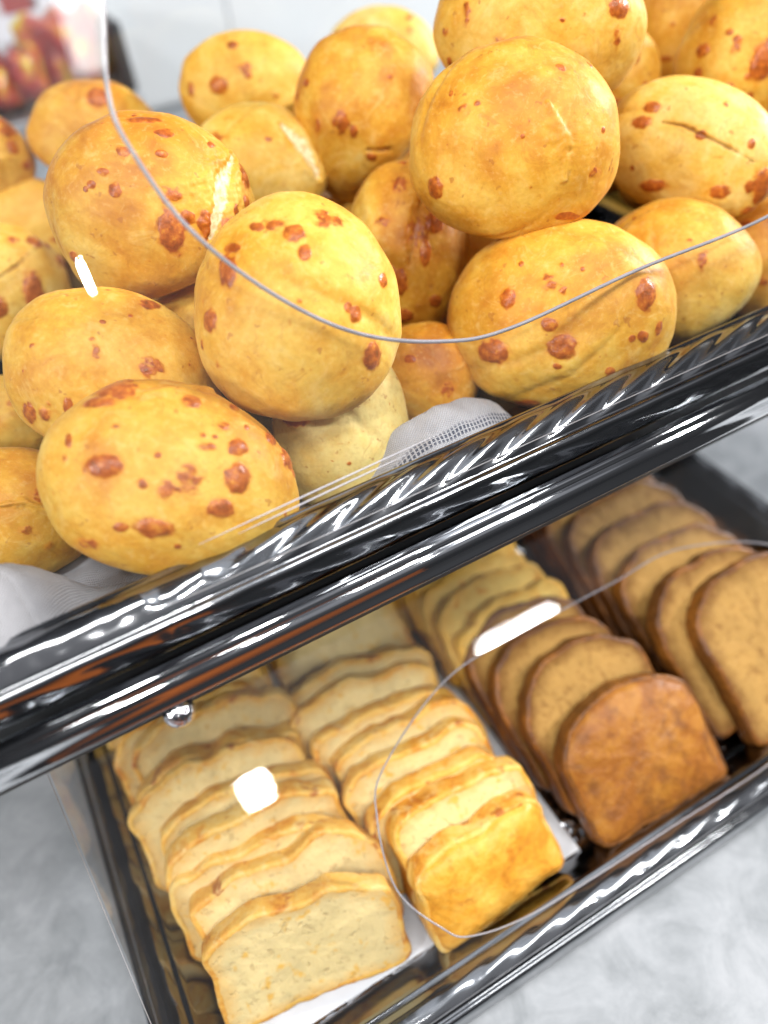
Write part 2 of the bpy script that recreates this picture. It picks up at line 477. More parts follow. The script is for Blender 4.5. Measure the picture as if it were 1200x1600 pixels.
# ------------------------------------------------------------------ trays
def tray_mesh(name, x0, x1, y0, y1, zr, zf, mat, seed, rope_amp=1.0, fm=None, tilt=.0058):
    """rolled outer lip, twisted embossed flat rim, sloping wall and floor"""
    W, D = x1 - x0, y1 - y0; rc = .030; step = .0016

    def loop(inset):
        r = max(rc - inset, .006); pts = []; S = []; s0 = 0
        segs = [((x0 + rc, y0), (x1 - rc, y0), 0), ((x1 - rc, y0 + rc), -90), ((x1, y0 + rc), (x1, y1 - rc), 1), ((x1 - rc, y1 - rc), 0),
                ((x1 - rc, y1), (x0 + rc, y1), 2), ((x0 + rc, y1 - rc), 90), ((x0, y1 - rc), (x0, y0 + rc), 3), ((x0 + rc, y0 + rc), 180)]
        for sg in segs:
            if len(sg) == 3:
                a, b, k = sg
                off = [(0, inset), (-inset, 0), (0, -inset), (inset, 0)][k]
                L = math.hypot(b[0] - a[0], b[1] - a[1]); st = step if k == 0 or k == 3 else step * 1.5
                n = int(L / st)
                # pull the straight ends in when the corner radius is clamped
                e = max(0, inset - (rc - r)) if False else 0
                for i in range(n):
                    t = i / n
                    pts.append((a[0] + (b[0] - a[0]) * t + off[0], a[1] + (b[1] - a[1]) * t + off[1])); S.append(s0 + L * t)
                s0 += L
            else:
                c, a0 = sg; n = 26; L = rc * math.pi / 2
                rr = rc - inset
                for i in range(n):
                    q = math.radians(a0 + 90 * i / n)
                    if rr >= .006: p = (c[0] + rr * math.cos(q), c[1] + rr * math.sin(q))
                    else:
                        cc = (c[0] - (1 if math.cos(math.radians(a0 + 45)) > 0 else -1) * (.006 - rr), c[1] - (1 if math.sin(math.radians(a0 + 45)) > 0 else -1) * (.006 - rr))
                        p = (cc[0] + .006 * math.cos(q), cc[1] + .006 * math.sin(q))
                    pts.append(p); S.append(s0 + L * i / n)
                s0 += L
        return np.array(pts), np.array(S)

    prof = [(.0022, -.0132), (.0004, -.0128), (.0, -.0118)]
    prof += [(.0002 + .0006 * t, -.0118 + .0095 * t) for t in (.2, .4, .6, .8, 1)]
    prof += [(.0014, -.0010), (.0024, -.0001), (.0034, .0001)]
    rim0, rim1 = .0042, .0190
    for t in np.linspace(0, 1, 22):
        prof.append((rim0 + (rim1 - rim0) * t, -.0006 + .0040 * math.sin(math.pi * t) ** .8 + tilt * t))
    dt = tilt - .0058
    prof += [(.0202, .0062 + dt), (.0216, .0058 + dt), (.0232, .0040 + dt)]
    dz = zf - zr
    for t in (.15, .35, .6, .85, 1): prof.append((.0232 + .0125 * t, (.0040 + dt) * (1 - t) + (dz + .003) * t))
    prof += [(.0380, dz + .0006), (.041, dz)]
    for t in (.06, .09, .12, .15): prof.append((t, dz))
    V = []; n = None
    for inset, z in prof:
        pts, S = loop(inset); n = len(pts)
        P = np.column_stack([pts, np.full(n, zr + z)])
        if rim0 - .0005 < inset < rim1 + .0005 and z > -.0008:
            t = (inset - rim0) / (rim1 - rim0); win = math.sin(math.pi * min(max(t, 0), 1)) ** .7
            ph = 2 * math.pi * (S / .026 - 1.9 * t)
            rope = np.cos(ph)
            ham = 1.0 * fbm(P, 75, 2, seed)
            m = sstep(.02, .10, P[:, 0] - x0 - .07)
            P[:, 2] += rope_amp * .0008 * win * (rope * m + ham * (1 - m)) + (.00012 if rope_amp > .5 else .00005) * win * fbm(P, 45, 1, seed + 5)
        elif -.0118 <= z < -.0008 and inset < .003:
            ph = 2 * math.pi * (S / .033 + 90 * z)
            wob = .00030 * rope_amp * np.cos(ph) * math.sin(math.pi * (z + .0118) / .0110)
            c = P[:, :2] - np.array([(x0 + x1) / 2, (y0 + y1) / 2]); fx = np.abs(c[:, 0]) / (W / 2) > np.abs(c[:, 1]) / (D / 2)
            P[fx, 0] += wob[fx] * np.sign(c[fx, 0]); P[~fx, 1] += wob[~fx] * np.sign(c[~fx, 1])
        V.append(P)
    k = len(V); V = np.vstack(V); Fc = []
    for a in range(k - 1):
        for j in range(n):
            j2 = (j + 1) % n
            Fc.append((a * n + j, a * n + j2, (a + 1) * n + j2, (a + 1) * n + j))
    Fc.append(tuple((k - 1) * n + j for j in range(n)))
    org = np.array([(x0 + x1) / 2, (y0 + y1) / 2, zf])
    FMt = [0] * ((k - 7) * n) + [1] * (len(Fc) - (k - 7) * n)
    o = mesh_obj(name, V - org, Fc, [mat, fm or M_FLOOR], None, FMt); o.location = org
    return o


UT = dict(x0=-.092, x1=.425, y0=.1945, y1=.560, zr=.2225, zf=.186)
LT = dict(x0=-.0875, x1=.4145, y0=.0825, y1=.410, zr=.0195, zf=.004)
tray_u = tray_mesh('serving_tray', **UT, mat=M_TRAY, seed=2, fm=M_FLOOR_UP)
tag(tray_u, 'dark mirror tray with a twisted embossed rim holding the heaped cheese buns', 'tray')
tray_l = tray_mesh('serving_tray', **LT, mat=M_TRAY, seed=8, rope_amp=.22, tilt=.0012)
tag(tray_l, 'dark mirror tray of sliced loaves standing on the grey tabletop', 'tray')

# ------------------------------------------------------------------ display stand
st = empty('display_stand', (.17, .19, .0)); tag(st, 'chrome display stand carrying the upper tray over the lower one', 'stand')
o_ = (.17, .19, 0)
# front rail: D section with a groove, extruded along x
def arc(c, r, a0, a1, n=9):
    return [(c[0] - r * math.sin(math.radians(q)), c[1] + r * math.cos(math.radians(q))) for q in np.linspace(a0, a1, n)]
prof = [(.1905, .2102)] + arc((.1880, .2077), .0025, 0, 68) + [(.1853, .2082)] + arc((.1868, .2030), .0048, 20, 74, 14) + \
    [(.1814, .2018), (.1798, .1992), (.1798, .1986), (.1808, .1982), (.184, .1980), (.1905, .1980)]
# resample with smoothing
pp = np.array(prof)
def chaikin(p, k=2, closed=False):
    for _ in range(k):
        q = []
        n = len(p)
        rngk = range(n if closed else n - 1)
        if not closed: q.append(p[0])
        for i in rngk:
            a, b = p[i], p[(i + 1) % n]; q += [a * .75 + b * .25, a * .25 + b * .75]
        if not closed: q.append(p[-1])
        p = np.array(q)
    return p
pp = chaikin(pp, 1)
V = []; Fc = []
n = len(pp)
for x in (-.150, .455):
    for y, z in pp: V.append((x - o_[0], y - o_[1], z - o_[2]))
for i in range(n - 1): Fc.append((i, n + i, n + i + 1, i + 1))
Fc.append((0, n - 1, 2 * n - 1, n)); Fc.append(tuple(range(n))); Fc.append(tuple(range(2 * n - 1, n - 1, -1)))
mesh_obj('front_rail', V, Fc, M_CHROME, st)
v, f = rel(box_geo(-.146, .449, .1925, .585, .1790, .1842), o_); bevel(mesh_obj('shelf_plate', v, f, M_DARK, st, smooth=False), .0012)
v, f = rel(box_geo(-.150, .455, .5865, .600, .180, .212), o_); bevel(mesh_obj('back_rail', v, f, M_CHROME, st, smooth=False), .004)
for x in (-.130, .440):
    v, f = tube_geo([(x, .55, .0), (x, .55, .1785)], .007); mesh_obj('leg', *rel((v, f), o_), M_CHROME, st)
# round-headed peg below the rail
pk = on_y(280, 1112, .1835)
ax = np.array([0, -.93, -.36]); ax /= np.linalg.norm(ax)
path = [pk - ax * .012 + np.array([0, .002, .003]), pk - ax * .0062]; rad = [.0036, .0036]
for q in np.linspace(25, 178, 14):
    path.append(pk - ax * .0060 * math.cos(math.radians(q))); rad.append(.0060 * math.sin(math.radians(q)) + .00005)
v, f = tube_geo(path, rad, 32)
peg = mesh_obj('peg', *rel((v, f), o_), mat_metal('hammered_chrome', (.62, .62, .66), .06, 500, .5, .001), st)


# ------------------------------------------------------------------ acrylic lids
def catmull(P, per=10):
    P = np.asarray(P, float); n = len(P); out = []
    for i in range(n):
        p0, p1, p2, p3 = P[(i - 1) % n], P[i], P[(i + 1) % n], P[(i + 2) % n]
        for k in range(per):
            t = k / per
            out.append(.5 * ((2 * p1) + (-p0 + p2) * t + (2 * p0 - 5 * p1 + 4 * p2 - p3) * t * t + (-p0 + 3 * p1 - 3 * p2 + p3) * t ** 3))
    return np.array(out)


def lid(label, x0, x1, p0, ang, hole, L, ytop, yb, zb, t=.0020, bow=None, edge_r=.0008, creases=()):
    a = math.radians(ang); u = np.array([0, math.cos(a), math.sin(a)]); nrm = np.array([0, -math.sin(a), math.cos(a)])
    p0 = np.array([0, p0[0], p0[1]])
    hole = catmull(hole, 10); c = np.array([(hole[:, 0].min() + hole[:, 0].max()) / 2, (hole[:, 1].min() + hole[:, 1].max()) / 2])
    ha = np.arctan2(hole[:, 1] - c[1], hole[:, 0] - c[0]); hr = np.hypot(hole[:, 0] - c[0], hole[:, 1] - c[1])
    od = np.argsort(ha); ha, hr = ha[od], hr[od]
    angs = np.linspace(-math.pi, math.pi, 240, endpoint=False)
    corners = [math.atan2(yy - c[1], xx - c[0]) for xx in (x0, x1) for yy in (0, L)]
    # denser sampling where the outline is far away
    angs = np.unique(np.concatenate([ha, angs, corners]))
    angs = angs[np.concatenate([[True], np.diff(angs) > 1e-3])]
    for q in corners: angs[np.argmin(np.abs(angs - q))] = q
    rr = np.interp(angs, np.concatenate([ha - 2 * math.pi, ha, ha + 2 * math.pi]), np.tile(hr, 3))
    inner = c + rr[:, None] * np.column_stack([np.cos(angs), np.sin(angs)])
    outer = []
    for q in angs:
        dx, dy = math.cos(q), math.sin(q); k = 9e9
        if abs(dx) > 1e-9: k = min(k, ((x1 if dx > 0 else x0) - c[0]) / dx)
        if abs(dy) > 1e-9: k = min(k, ((L if dy > 0 else 0) - c[1]) / dy)
        outer.append((c[0] + dx * k, c[1] + dy * k))
    outer = np.array(outer); n = len(angs)
    def P3(q, off):
        o = p0 + np.column_stack([q[:, 0], np.zeros(len(q)), np.zeros(len(q))]) + q[:, 1:2] * u - nrm * off
        if bow:
            d = np.clip(bow[0] - q[:, 0], 0, None); k = bow[2]
            dep = np.where(d < k, d * d / (2 * bow[1]), k * k / (2 * bow[1]) + (d - k) * k / bow[1])
            o = o - nrm * dep[:, None]
        return o
    V = []; Fc = []; FM = []
    NR = 14
    for off, flip in ((0, False), (t, True)):
        b0 = len(V)
        for k in range(NR + 1): V += [tuple(x) for x in P3(inner + (outer - inner) * k / NR, off)]
        for k in range(NR):
            for j in range(n):
                j2 = (j + 1) % n; q = (b0 + k * n + j, b0 + (k + 1) * n + j, b0 + (k + 1) * n + j2, b0 + k * n + j2)
                Fc.append(q[::-1] if flip else q); FM.append(0)
    for lp, flip in ((inner, False), (outer, True)):
        b0 = len(V); V += [tuple(x) for x in P3(lp, 0)] + [tuple(x) for x in P3(lp, t)]
        for j in range(n):
            j2 = (j + 1) % n; q = (b0 + j, b0 + j2, b0 + n + j2, b0 + n + j)
            Fc.append(q[::-1] if flip else q); FM.append(1)
    # curved fold, flat top and back: one bent sheet
    e = p0 + u * L; r = .03; prof = []
    for k in range(0, 9):
        q = a * (1 - k / 8)
        prof.append((e[1] + r * (math.sin(a) - math.sin(q)), e[2] - r * math.cos(a) + r * math.cos(q)))
    zt = prof[-1][1]
    prof.append((yb - .02, zt))
    for k in range(1, 7):
        q = math.pi / 2 * k / 6; prof.append((yb - .02 + .02 * math.sin(q), zt - .02 + .02 * math.cos(q)))
    prof.append((yb, zb))
    pr = np.array(prof)
    tg = np.gradient(pr, axis=0); tg /= np.linalg.norm(tg, axis=1)[:, None]; nn = np.column_stack([-tg[:, 1], tg[:, 0]])
    inn = pr - nn * t; m = len(pr); b0 = len(V)
    for x in (x0, x1):
        for q in pr: V.append((x, q[0], q[1]))
        for q in inn: V.append((x, q[0], q[1]))
    for i in range(m - 1):
        A = b0
        Fc += [(A + i, A + 2 * m + i, A + 2 * m + i + 1, A + i + 1), (A + m + i, A + m + i + 1, A + 3 * m + i + 1, A + 3 * m + i)]; FM += [0, 0]
    # side cheeks
    polyg = [(p0[1] + .004, p0[2] + .0005)] + [(q[0] + .0006 * 0, q[1]) for q in inn[:-1]] + [(inn[-1][0], zb)]
    for xa, xb in ((x0 + .001, x0 + .001 + t), (x1 - .001 - t, x1 - .001)):
        b0 = len(V); k = len(polyg)
        for x in (xa, xb):
            for q in polyg: V.append((x, q[0], q[1]))
        Fc += [tuple(range(b0, b0 + k))[::-1], tuple(range(b0 + k, b0 + 2 * k))]; FM += [0, 0]
        for i in range(k):
            j = (i + 1) % k; Fc.append((b0 + i, b0 + j, b0 + k + j, b0 + k + i)); FM.append(0)
    org = np.array([(x0 + x1) / 2, p0[1], p0[2]])
    o = mesh_obj('acrylic_cover', [tuple(np.array(q) - org) for q in V], Fc, [M_ACR, M_EDGE], None, FM, smooth=False); NS = 2 * NR * n; o.data.polygons.foreach_set('use_smooth', np.arange(len(Fc)) < NS)
    o.location = org
    er = edge_r
    loop = [P3((inner + (c - inner) * 0)[j:j + 1], t / 2)[0] for j in range(n)]
    seg = np.array(loop); keep = [0]
    for j in range(1, n):
        if np.linalg.norm(seg[j] - seg[keep[-1]]) > .0012: keep.append(j)
    seg = seg[keep]; m2 = len(seg); V2 = []; F3 = []
    for j in range(m2):
        tv = seg[(j + 1) % m2] - seg[j - 1]; tv /= np.linalg.norm(tv); b1 = np.cross(tv, nrm); b1 /= np.linalg.norm(b1); b2 = np.cross(b1, tv)
        for k in range(10):
            q = 2 * math.pi * k / 10; V2.append(seg[j] + er * (b1 * math.cos(q) + 1.15 * b2 * math.sin(q)) - org)
    for j in range(m2):
        for k in range(10):
            j2, k2 = (j + 1) % m2, (k + 1) % 10; F3.append((j * 10 + k, j2 * 10 + k, j2 * 10 + k2, j * 10 + k2))
    mesh_obj('cut_edge', V2, F3, M_RIM, o)
    for cr in creases:
        pts = [on_plane(px, py, p0, nrm) + nrm * .0002 for px, py in cr]
        pts = [pts[0] + (pts[-1] - pts[0]) * k / 12 for k in range(13)]
        v, f = tube_geo(pts, [.00004 + er * .42 * math.sin(math.pi * min(1, max(.02, k / 12))) ** .7 for k in range(13)], 8)
        mesh_obj('crease', [q - org for q in v], f, M_EDGE, o)
    return tag(o, label, 'cover')


def hole_pts(pix, p0, ang, extra):
    a = math.radians(ang); u = np.array([0, math.cos(a), math.sin(a)]); nrm = np.array([0, -math.sin(a), math.cos(a)])
    q0 = np.array([0, p0[0], p0[1]]); out = []
    for p in pix:
        q = on_plane(*p, q0, nrm); out.append((q[0], (q - q0).dot(u)))
    return out + extra


U0, UA = (.1985, .2275), 56
up_pix = [(160, 0), (170, 150), (210, 240), (300, 360), (430, 460), (560, 520), (690, 533), (800, 512), (1000, 420), (1200, 338)]
hu = hole_pts(up_pix, U0, UA, [])
top = .262; xr = hu[-1][0] + .10
hu += [(xr - .03, hu[-1][1] + .012), (xr, hu[-1][1] + .07), (xr - .01, top - .05), (xr - .05, top), (.20, top + .004), (.11, top - .004), (.068, top - .035)]
lid('clear acrylic lid over the cheese buns with a wide rounded opening', -.080, .413, U0, UA, hu, .31, .43, .552, .230, bow=(.022, .12, .045), creases=[[(310, 851), (690, 676)], [(372, 834), (640, 708)]])
L0, LA = (.0880, .0215), 35.0
lo_pix = [(740, 1463), (690, 1450), (620, 1390), (590, 1280), (600, 1200), (700, 1060), (830, 980), (960, 910), (1060, 858), (1200, 850)]
hl = hole_pts(lo_pix, L0, LA, [])
hl = hl[::-1]
yb = hl[-1][1]
hl += [(.10, yb - .007), (.18, yb - .009), (.27, yb - .008), (.325, yb + .018), (.347, yb + .055)]
lid('clear acrylic lid over the sliced loaves with a rounded opening', -.077, .404, L0, LA, hl[::-1], .185, .22, .400, .0225, edge_r=.00042)

# ------------------------------------------------------------------ napkin
nu, nv = 150, 60
V = []; AT = []
NX0, NX1 = -.085, .168
for j in range(nv + 1):
    for i in range(nu + 1):
        s_ = i / nu; t = j / nv
        x = NX0 + (NX1 - NX0) * s_
        d = t * .10                                     # distance run inwards from the rim
        hw = min(1, math.exp(-((x + .062) / .030) ** 4) + math.exp(-((x - .136) / .037) ** 4))
        hump = .022 * math.exp(-((x + .056) / .026) ** 2) + .0085 * math.exp(-((x - .130) / .034) ** 2)
        front = .2160 - .003 * math.sin(x * 60) - .006 * math.exp(-((x + .06) / .03) ** 2)
        if d < .028:
            q = d / .028; y = front + d; z = .2205 - .003 * q + hump * math.sin(math.pi * min(1, q) * .62) * 1.25
        else:
            q = min(1, (d - .028) / .03); y = front + .028 + (d - .028) * .75
            z0 = .2175 + hump * math.sin(math.pi * .62) * 1.25
            z = z0 + (.1885 - z0) * (q * q * (3 - 2 * q))
        z = max(.1885, z - .022 * (1 - hw)); V.append([x + .004 * math.sin(d * 80), y, z]); AT.append([s_ * (NX1 - NX0) * 1.0, d, 0, 1])
V = np.array(V); AT = np.array(AT)
V[:, 2] += .0026 * fbm(V, 42, 2, 3) + .0016 * np.abs(fbm(V, 70, 2, 6))
G = V.reshape(nv + 1, nu + 1, 3); arc_v = np.zeros((nv + 1, nu + 1)); arc_v[1:] = np.cumsum(np.linalg.norm(np.diff(G, axis=0), axis=2), axis=0)
D0 = AT[:, 1].copy(); AT[:, 1] = arc_v.ravel()
# woven border along the outer end (right edge of the cloth) and hem
be = sstep(.0, .0008, .0150 - AT[:, 1]) * sstep(.0, .0008, AT[:, 1] - .0085) * sstep(.085, .10, V[:, 0])
AT[:, 2] = be
Fc = [(j * (nu + 1) + i, j * (nu + 1) + i + 1, (j + 1) * (nu + 1) + i + 1, (j + 1) * (nu + 1) + i) for j in range(nv) for i in range(nu)]
org = np.array([.02, .24, .1885])
nap = mesh_obj('linen_napkin', V - org, Fc, M_LINEN, attrs={'mask': AT}); nap.location = org
sd = nap.modifiers.new('cloth', 'SOLIDIFY'); sd.thickness = .0008; sd.offset = 0
tag(nap, 'pale grey woven linen napkin lining the upper tray under the front buns', 'napkin')

# ------------------------------------------------------------------ cheese buns
_ico = {}
def ico(n):
    if n not in _ico:
        bm = bmesh.new(); bmesh.ops.create_icosphere(bm, subdivisions=n, radius=1.0)
        v = np.array([q.co[:] for q in bm.verts]); v /= np.linalg.norm(v, axis=1)[:, None]
        f = [tuple(x.index for x in q.verts) for q in bm.faces]; bm.free(); _ico[n] = (v, f)
    return _ico[n]


def bun(label, cx, cy, a, b, ang, d, spots=(), pale=0.0, toast=.35, cracks=(), seed=1.0, res=7, cf=.80, nrand=9, tilt=.30, foot=.66, group='cheese buns heaped on the upper tray'):
    """an uneven domed roll: (cx, cy) its direction, d its distance, a, b its half-sizes seen from the front"""
    P0 = at_depth(cx, cy, d); r = P0 - CAM; dist = np.linalg.norm(r); w = -r / dist
    e1 = R @ np.array([1.0, 0, 0]); e1 -= w * w.dot(e1); e1 /= np.linalg.norm(e1); e2 = np.cross(w, e1)
    q = math.radians(ang); f1 = math.cos(q) * e1 - math.sin(q) * e2; f2 = math.sin(q) * e1 + math.cos(q) * e2
    k = d / F
    A, B_ = a * k, b * k; Cc = cf * min(A, B_)
    dirs, faces = ico(res)
    n = dirs.copy()
    # slightly boxy, uneven
    rn = np.random.default_rng(int(seed * 100) + 5)
    # domed crown over a flatter foot
    U = np.array([f1[2], f2[2], w[2]]) + rn.normal(size=3) * tilt; U /= np.linalg.norm(U)
    ax_t = n @ U; rp = np.linalg.norm(n - ax_t[:, None] * U, axis=1); s_ = np.clip(-ax_t, 0, 1)
    rho = np.where(ax_t >= 0, 1.0, (rp ** 2.8 + (s_ / foot) ** 2.8) ** (-1 / 2.8))
    p = n * rho[:, None]
    for ax_, half in ((0, A), (1, B_), (2, Cc)):
        lo_, hi_ = p[:, ax_].min(), p[:, ax_].max(); p[:, ax_] = (p[:, ax_] - (lo_ + hi_) / 2) * 2 * half / (hi_ - lo_)
    Rm = min(A, B_)
    low = fbm(n, 1.25, 2, seed); med = fbm(n, 3.2, 3, seed + 2)
    amp = Rm * (.044 * low + .008 * med + .0025 * fbm(n, 7.5, 2, seed + 31))
    M = np.zeros((len(n), 4))
    spot = np.zeros(len(n)); raise_ = np.zeros(len(n)); crack = np.zeros(len(n)); line = np.zeros(len(n)); disp = np.zeros(len(n))
    # where each point of the front is seen, to read spot places off as directions
    Wp = P0 + p[:, 0:1] * f1 + p[:, 1:2] * f2 + p[:, 2:3] * w - CAM; Cp = Wp @ R
    sx_ = 600 - F * Cp[:, 0] / Cp[:, 2]; sy_ = 800 + F * Cp[:, 1] / Cp[:, 2]
    front_ = p[:, 2] > -.12 * Cc
    def hit(px, py):
        d2 = np.where(front_, (sx_ - px) ** 2 + (sy_ - py) ** 2, 1e9); return p[np.argmin(d2)].copy()
    wob = fbm(n, 14, 2, seed + 9)
    for sp in spots:
        px, py, rx, ry = sp[:4]; kind = sp[4] if len(sp) > 4 else 'r'
        h = hit(px, py); dv = p - h
        ix = dv[:, 0] * math.cos(q) + dv[:, 1] * math.sin(q); iy = -dv[:, 0] * math.sin(q) + dv[:, 1] * math.cos(q)
        rr = np.sqrt((ix / (rx * k)) ** 2 + (iy / (ry * k)) ** 2 + (dv[:, 2] / (max(rx, ry) * 2.2 * k)) ** 2)
        val = np.clip(1.45 - rr + .26 * wob, 0, 1.25) / 1.0
        if kind == 'f': val = np.clip(val, 0, 1) * (.50 + .30 * wob)
        spot = np.maximum(spot, np.clip(val, 0, 1))
        if kind == 'r':
            dome = np.clip(1 - rr ** 2, 0, 1) ** .6
            raise_ = np.maximum(raise_, dome * min(.0016, .28 * min(rx, ry) * k))
        elif kind == 'f':
            raise_ = np.maximum(raise_, .00035 * np.clip(1 - rr, 0, 1))
    for _ in range(nrand):
        h = rn.normal(size=3); h[2] = h[2] if rn.random() < .3 else abs(h[2]); h /= np.linalg.norm(h); h = h * np.array([A, B_, Cc])
        rad = Rm * min(.12, .020 * math.exp(rn.normal() * .6))
        rr = np.linalg.norm((p - h) * np.array([1, rn.uniform(.6, 1.3), 1]), axis=1) / rad
        val = np.clip(1.35 - rr + .5 * wob, 0, 1) * rn.uniform(.25, .75)
        spot = np.maximum(spot, val); raise_ = np.maximum(raise_, np.clip(1 - rr * rr, 0, 1) * rad * .16)
    for _ in range(26):
        h = rn.normal(size=3); h[2] = abs(h[2]) * .8 + .05; h /= np.linalg.norm(h); h = p[np.argmax(n @ h)]
        rad = Rm * rn.uniform(.010, .030); el = rn.uniform(.5, 1.6)
        rr = np.linalg.norm((p - h) * np.array([el, 1 / el, 1]), axis=1) / rad
        spot = np.maximum(spot, np.clip(1.3 - rr + .5 * wob, 0, 1) * rn.uniform(.12, .5))
    for cr in cracks:
        pts, wpx, kind = cr
        hs = [hit(*q_) for q_ in pts]; dm = np.full(len(n), 9.0); tm = np.zeros(len(n))
        Lc = len(hs) - 1
        for i, (h0, h1) in enumerate(zip(hs[:-1], hs[1:])):
            sg = h1 - h0; t = np.clip(((p - h0) @ sg) / sg.dot(sg), 0, 1)
            dd = np.linalg.norm(p - h0 - t[:, None] * sg, axis=1)
            tm = np.where(dd < dm, (i + t) / Lc, tm); dm = np.minimum(dm, dd)
        wloc = wpx * k * (.45 + .9 * np.sin(np.pi * np.clip(tm, .02, .98))) * (1 + .5 * wob)
        g = np.exp(-(dm / np.maximum(wloc, 1e-5)) ** 2)
        if kind == 'pale': crack = np.maximum(crack, g); disp -= .0022 * g; disp += .0010 * np.exp(-((dm - 2 * wloc) / np.maximum(wloc, 1e-5)) ** 2)
        elif kind == 'dark': line = np.maximum(line, g); disp -= .0013 * g
        elif kind == 'fold': line = np.maximum(line, .45 * g); disp -= .0018 * np.exp(-(dm / np.maximum(2 * wloc, 1e-5)) ** 2)
        elif kind == 'ridge': disp += .0016 * g; crack = np.maximum(crack, .12 * g)
    # soft pleats left by shaping the dough
    for _ in range(3):
        axn = rn.normal(size=3); axn /= np.linalg.norm(axn); ce = rn.normal(size=3); ce[2] = abs(ce[2]); ce /= np.linalg.norm(ce)
        axn -= ce * axn.dot(ce); axn /= np.linalg.norm(axn)
        win = np.exp(-np.clip(1 - n @ ce, 0, 2) / rn.uniform(.10, .35))
        dd = (n @ axn + .05 * low + .02 * wob) * Rm; wd = rn.uniform(.0012, .0030)
        g = np.exp(-(dd / wd) ** 2) * win; sh = np.exp(-((dd - 2.6 * wd) / (2.2 * wd)) ** 2) * win
        disp -= rn.uniform(.0003, .0008) * g; disp += .0004 * sh
        crack = np.maximum(crack, .30 * sh * (rn.random() < .6)); line = np.maximum(line, .16 * g)
    # browned crown, paler sides
    tst = toast * (.35 + 1.0 * np.clip(ax_t, 0, 1) + .7 * fbm(n, 1.7, 2, seed + 21)) - .45 * sstep(.40, .85, s_)
    M[:, 0] = spot; M[:, 1] = crack; M[:, 2] = np.clip(tst, -.6, 1); M[:, 3] = line
    nn = n / np.array([A, B_, Cc]); nn /= np.linalg.norm(nn, axis=1)[:, None]
    P = p + nn * (amp + raise_ + disp)[:, None]
    o = mesh_obj('cheese_bun', P, faces, MB, attrs={'mask': M})
    o.matrix_world = Matrix(((f1[0], f2[0], w[0], P0[0]), (f1[1], f2[1], w[1], P0[1]), (f1[2], f2[2], w[2], P0[2]), (0, 0, 0, 1)))
    o.color = (pale, 0, 0, 1)
    return tag(o, label, 'bun', group)


bun('foremost golden bun studded with many red-brown cheese blisters, beside the left cloth corner', 272, 752, 199, 150, 14, .305,
    [(162, 728, 25, 16), (300, 627, 13, 9), (365, 637, 8, 7), (352, 665, 11, 7, 'f'), (293, 750, 22, 28, 'f'), (262, 768, 16, 17, 'f'), (370, 748, 18, 22), (345, 793, 18, 13),
     (240, 825, 24, 13), (222, 888, 15, 13), (370, 700, 14, 12), (323, 697, 16, 6, 'f'), (455, 712, 17, 20), (466, 737, 7, 8), (425, 685, 11, 11), (180, 612, 30, 15), (190, 596, 20, 8), (155, 632, 22, 8),
     (108, 690, 5, 9), (187, 825, 10, 6), (222, 757, 8, 8, 'f'), (135, 850, 18, 10, 'f'), (180, 665, 8, 5, 'f'), (383, 669, 4, 4), (335, 682, 4, 3), (246, 710, 5, 4), (278, 855, 5, 4), (315, 679, 4, 3)],
    .10, .30, [([(225, 622), (270, 612), (330, 614)], 9, 'ridge')], 1.3)
bun('round golden bun crossed by the acrylic edge, directly above the pale creamy bun', 465, 483, 160, 169, 0, .322,
    [(460, 362, 15, 12), (477, 395, 9, 12), (355, 425, 13, 21), (362, 388, 11, 7), (332, 500, 10, 16), (430, 345, 20, 10, 'f'), (520, 345, 25, 12, 'f'), (598, 437, 8, 9), (555, 490, 9, 11),
     (580, 555, 14, 19), (467, 470, 5, 5, 'f'), (318, 538, 5, 8, 'f'), (545, 480, 6, 8), (505, 330, 14, 6, 'f'), (400, 352, 10, 6)],
    .24, .22, [], 2.1)
bun('smooth plump golden bun with almost no cheese spots, high in the heap right of centre', 801, 222, 165, 138, -4, .350,
    [(682, 293, 12, 15), (724, 172, 8, 11, 'f'), (745, 160, 6, 5, 'f'), (875, 105, 12, 6, 'f'), (815, 212, 3, 3), (945, 203, 3, 4), (930, 270, 12, 7, 'f'), (885, 338, 20, 5), (705, 145, 3, 4)],
    .10, .42, [([(855, 160), (880, 220), (880, 280)], 8, 'ridge')], 3.4, nrand=8)
bun('wide oval golden bun behind the tray rim, just right of the white cloth', 872, 492, 178, 141, -6, .366,
    [(794, 465, 11, 15), (770, 548, 22, 17), (877, 540, 20, 17), (858, 508, 11, 9), (1008, 460, 14, 21), (860, 442, 16, 12, 'f'), (1030, 515, 6, 10), (1007, 527, 8, 8), (870, 570, 6, 4), (955, 580, 7, 6),
     (825, 627, 22, 10), (815, 415, 4, 4), (990, 530, 5, 5), (910, 420, 5, 4, 'f'), (880, 455, 8, 6, 'f')],
    .02, .22, [], 4.7, cf=.66)
bun('golden bun with a pale torn split down its right side', 238, 326, 157, 139, 8, .350,
    [(267, 362, 18, 29), (181, 297, 8, 10), (162, 267, 8, 5), (192, 237, 9, 7), (258, 208, 14, 6), (254, 240, 9, 5), (145, 290, 5, 5), (135, 298, 3, 4), (328, 228, 5, 4), (293, 340, 10, 9),
     (322, 350, 11, 18), (382, 270, 10, 24), (272, 305, 22, 13, 'f'), (352, 352, 14, 16, 'f'), (115, 400, 6, 8), (225, 187, 22, 5), (366, 330, 5, 8), (385, 315, 5, 10)],
    .06, .50, [([(362, 245), (346, 285), (341, 325), (330, 372)], 9, 'pale')], 5.2)
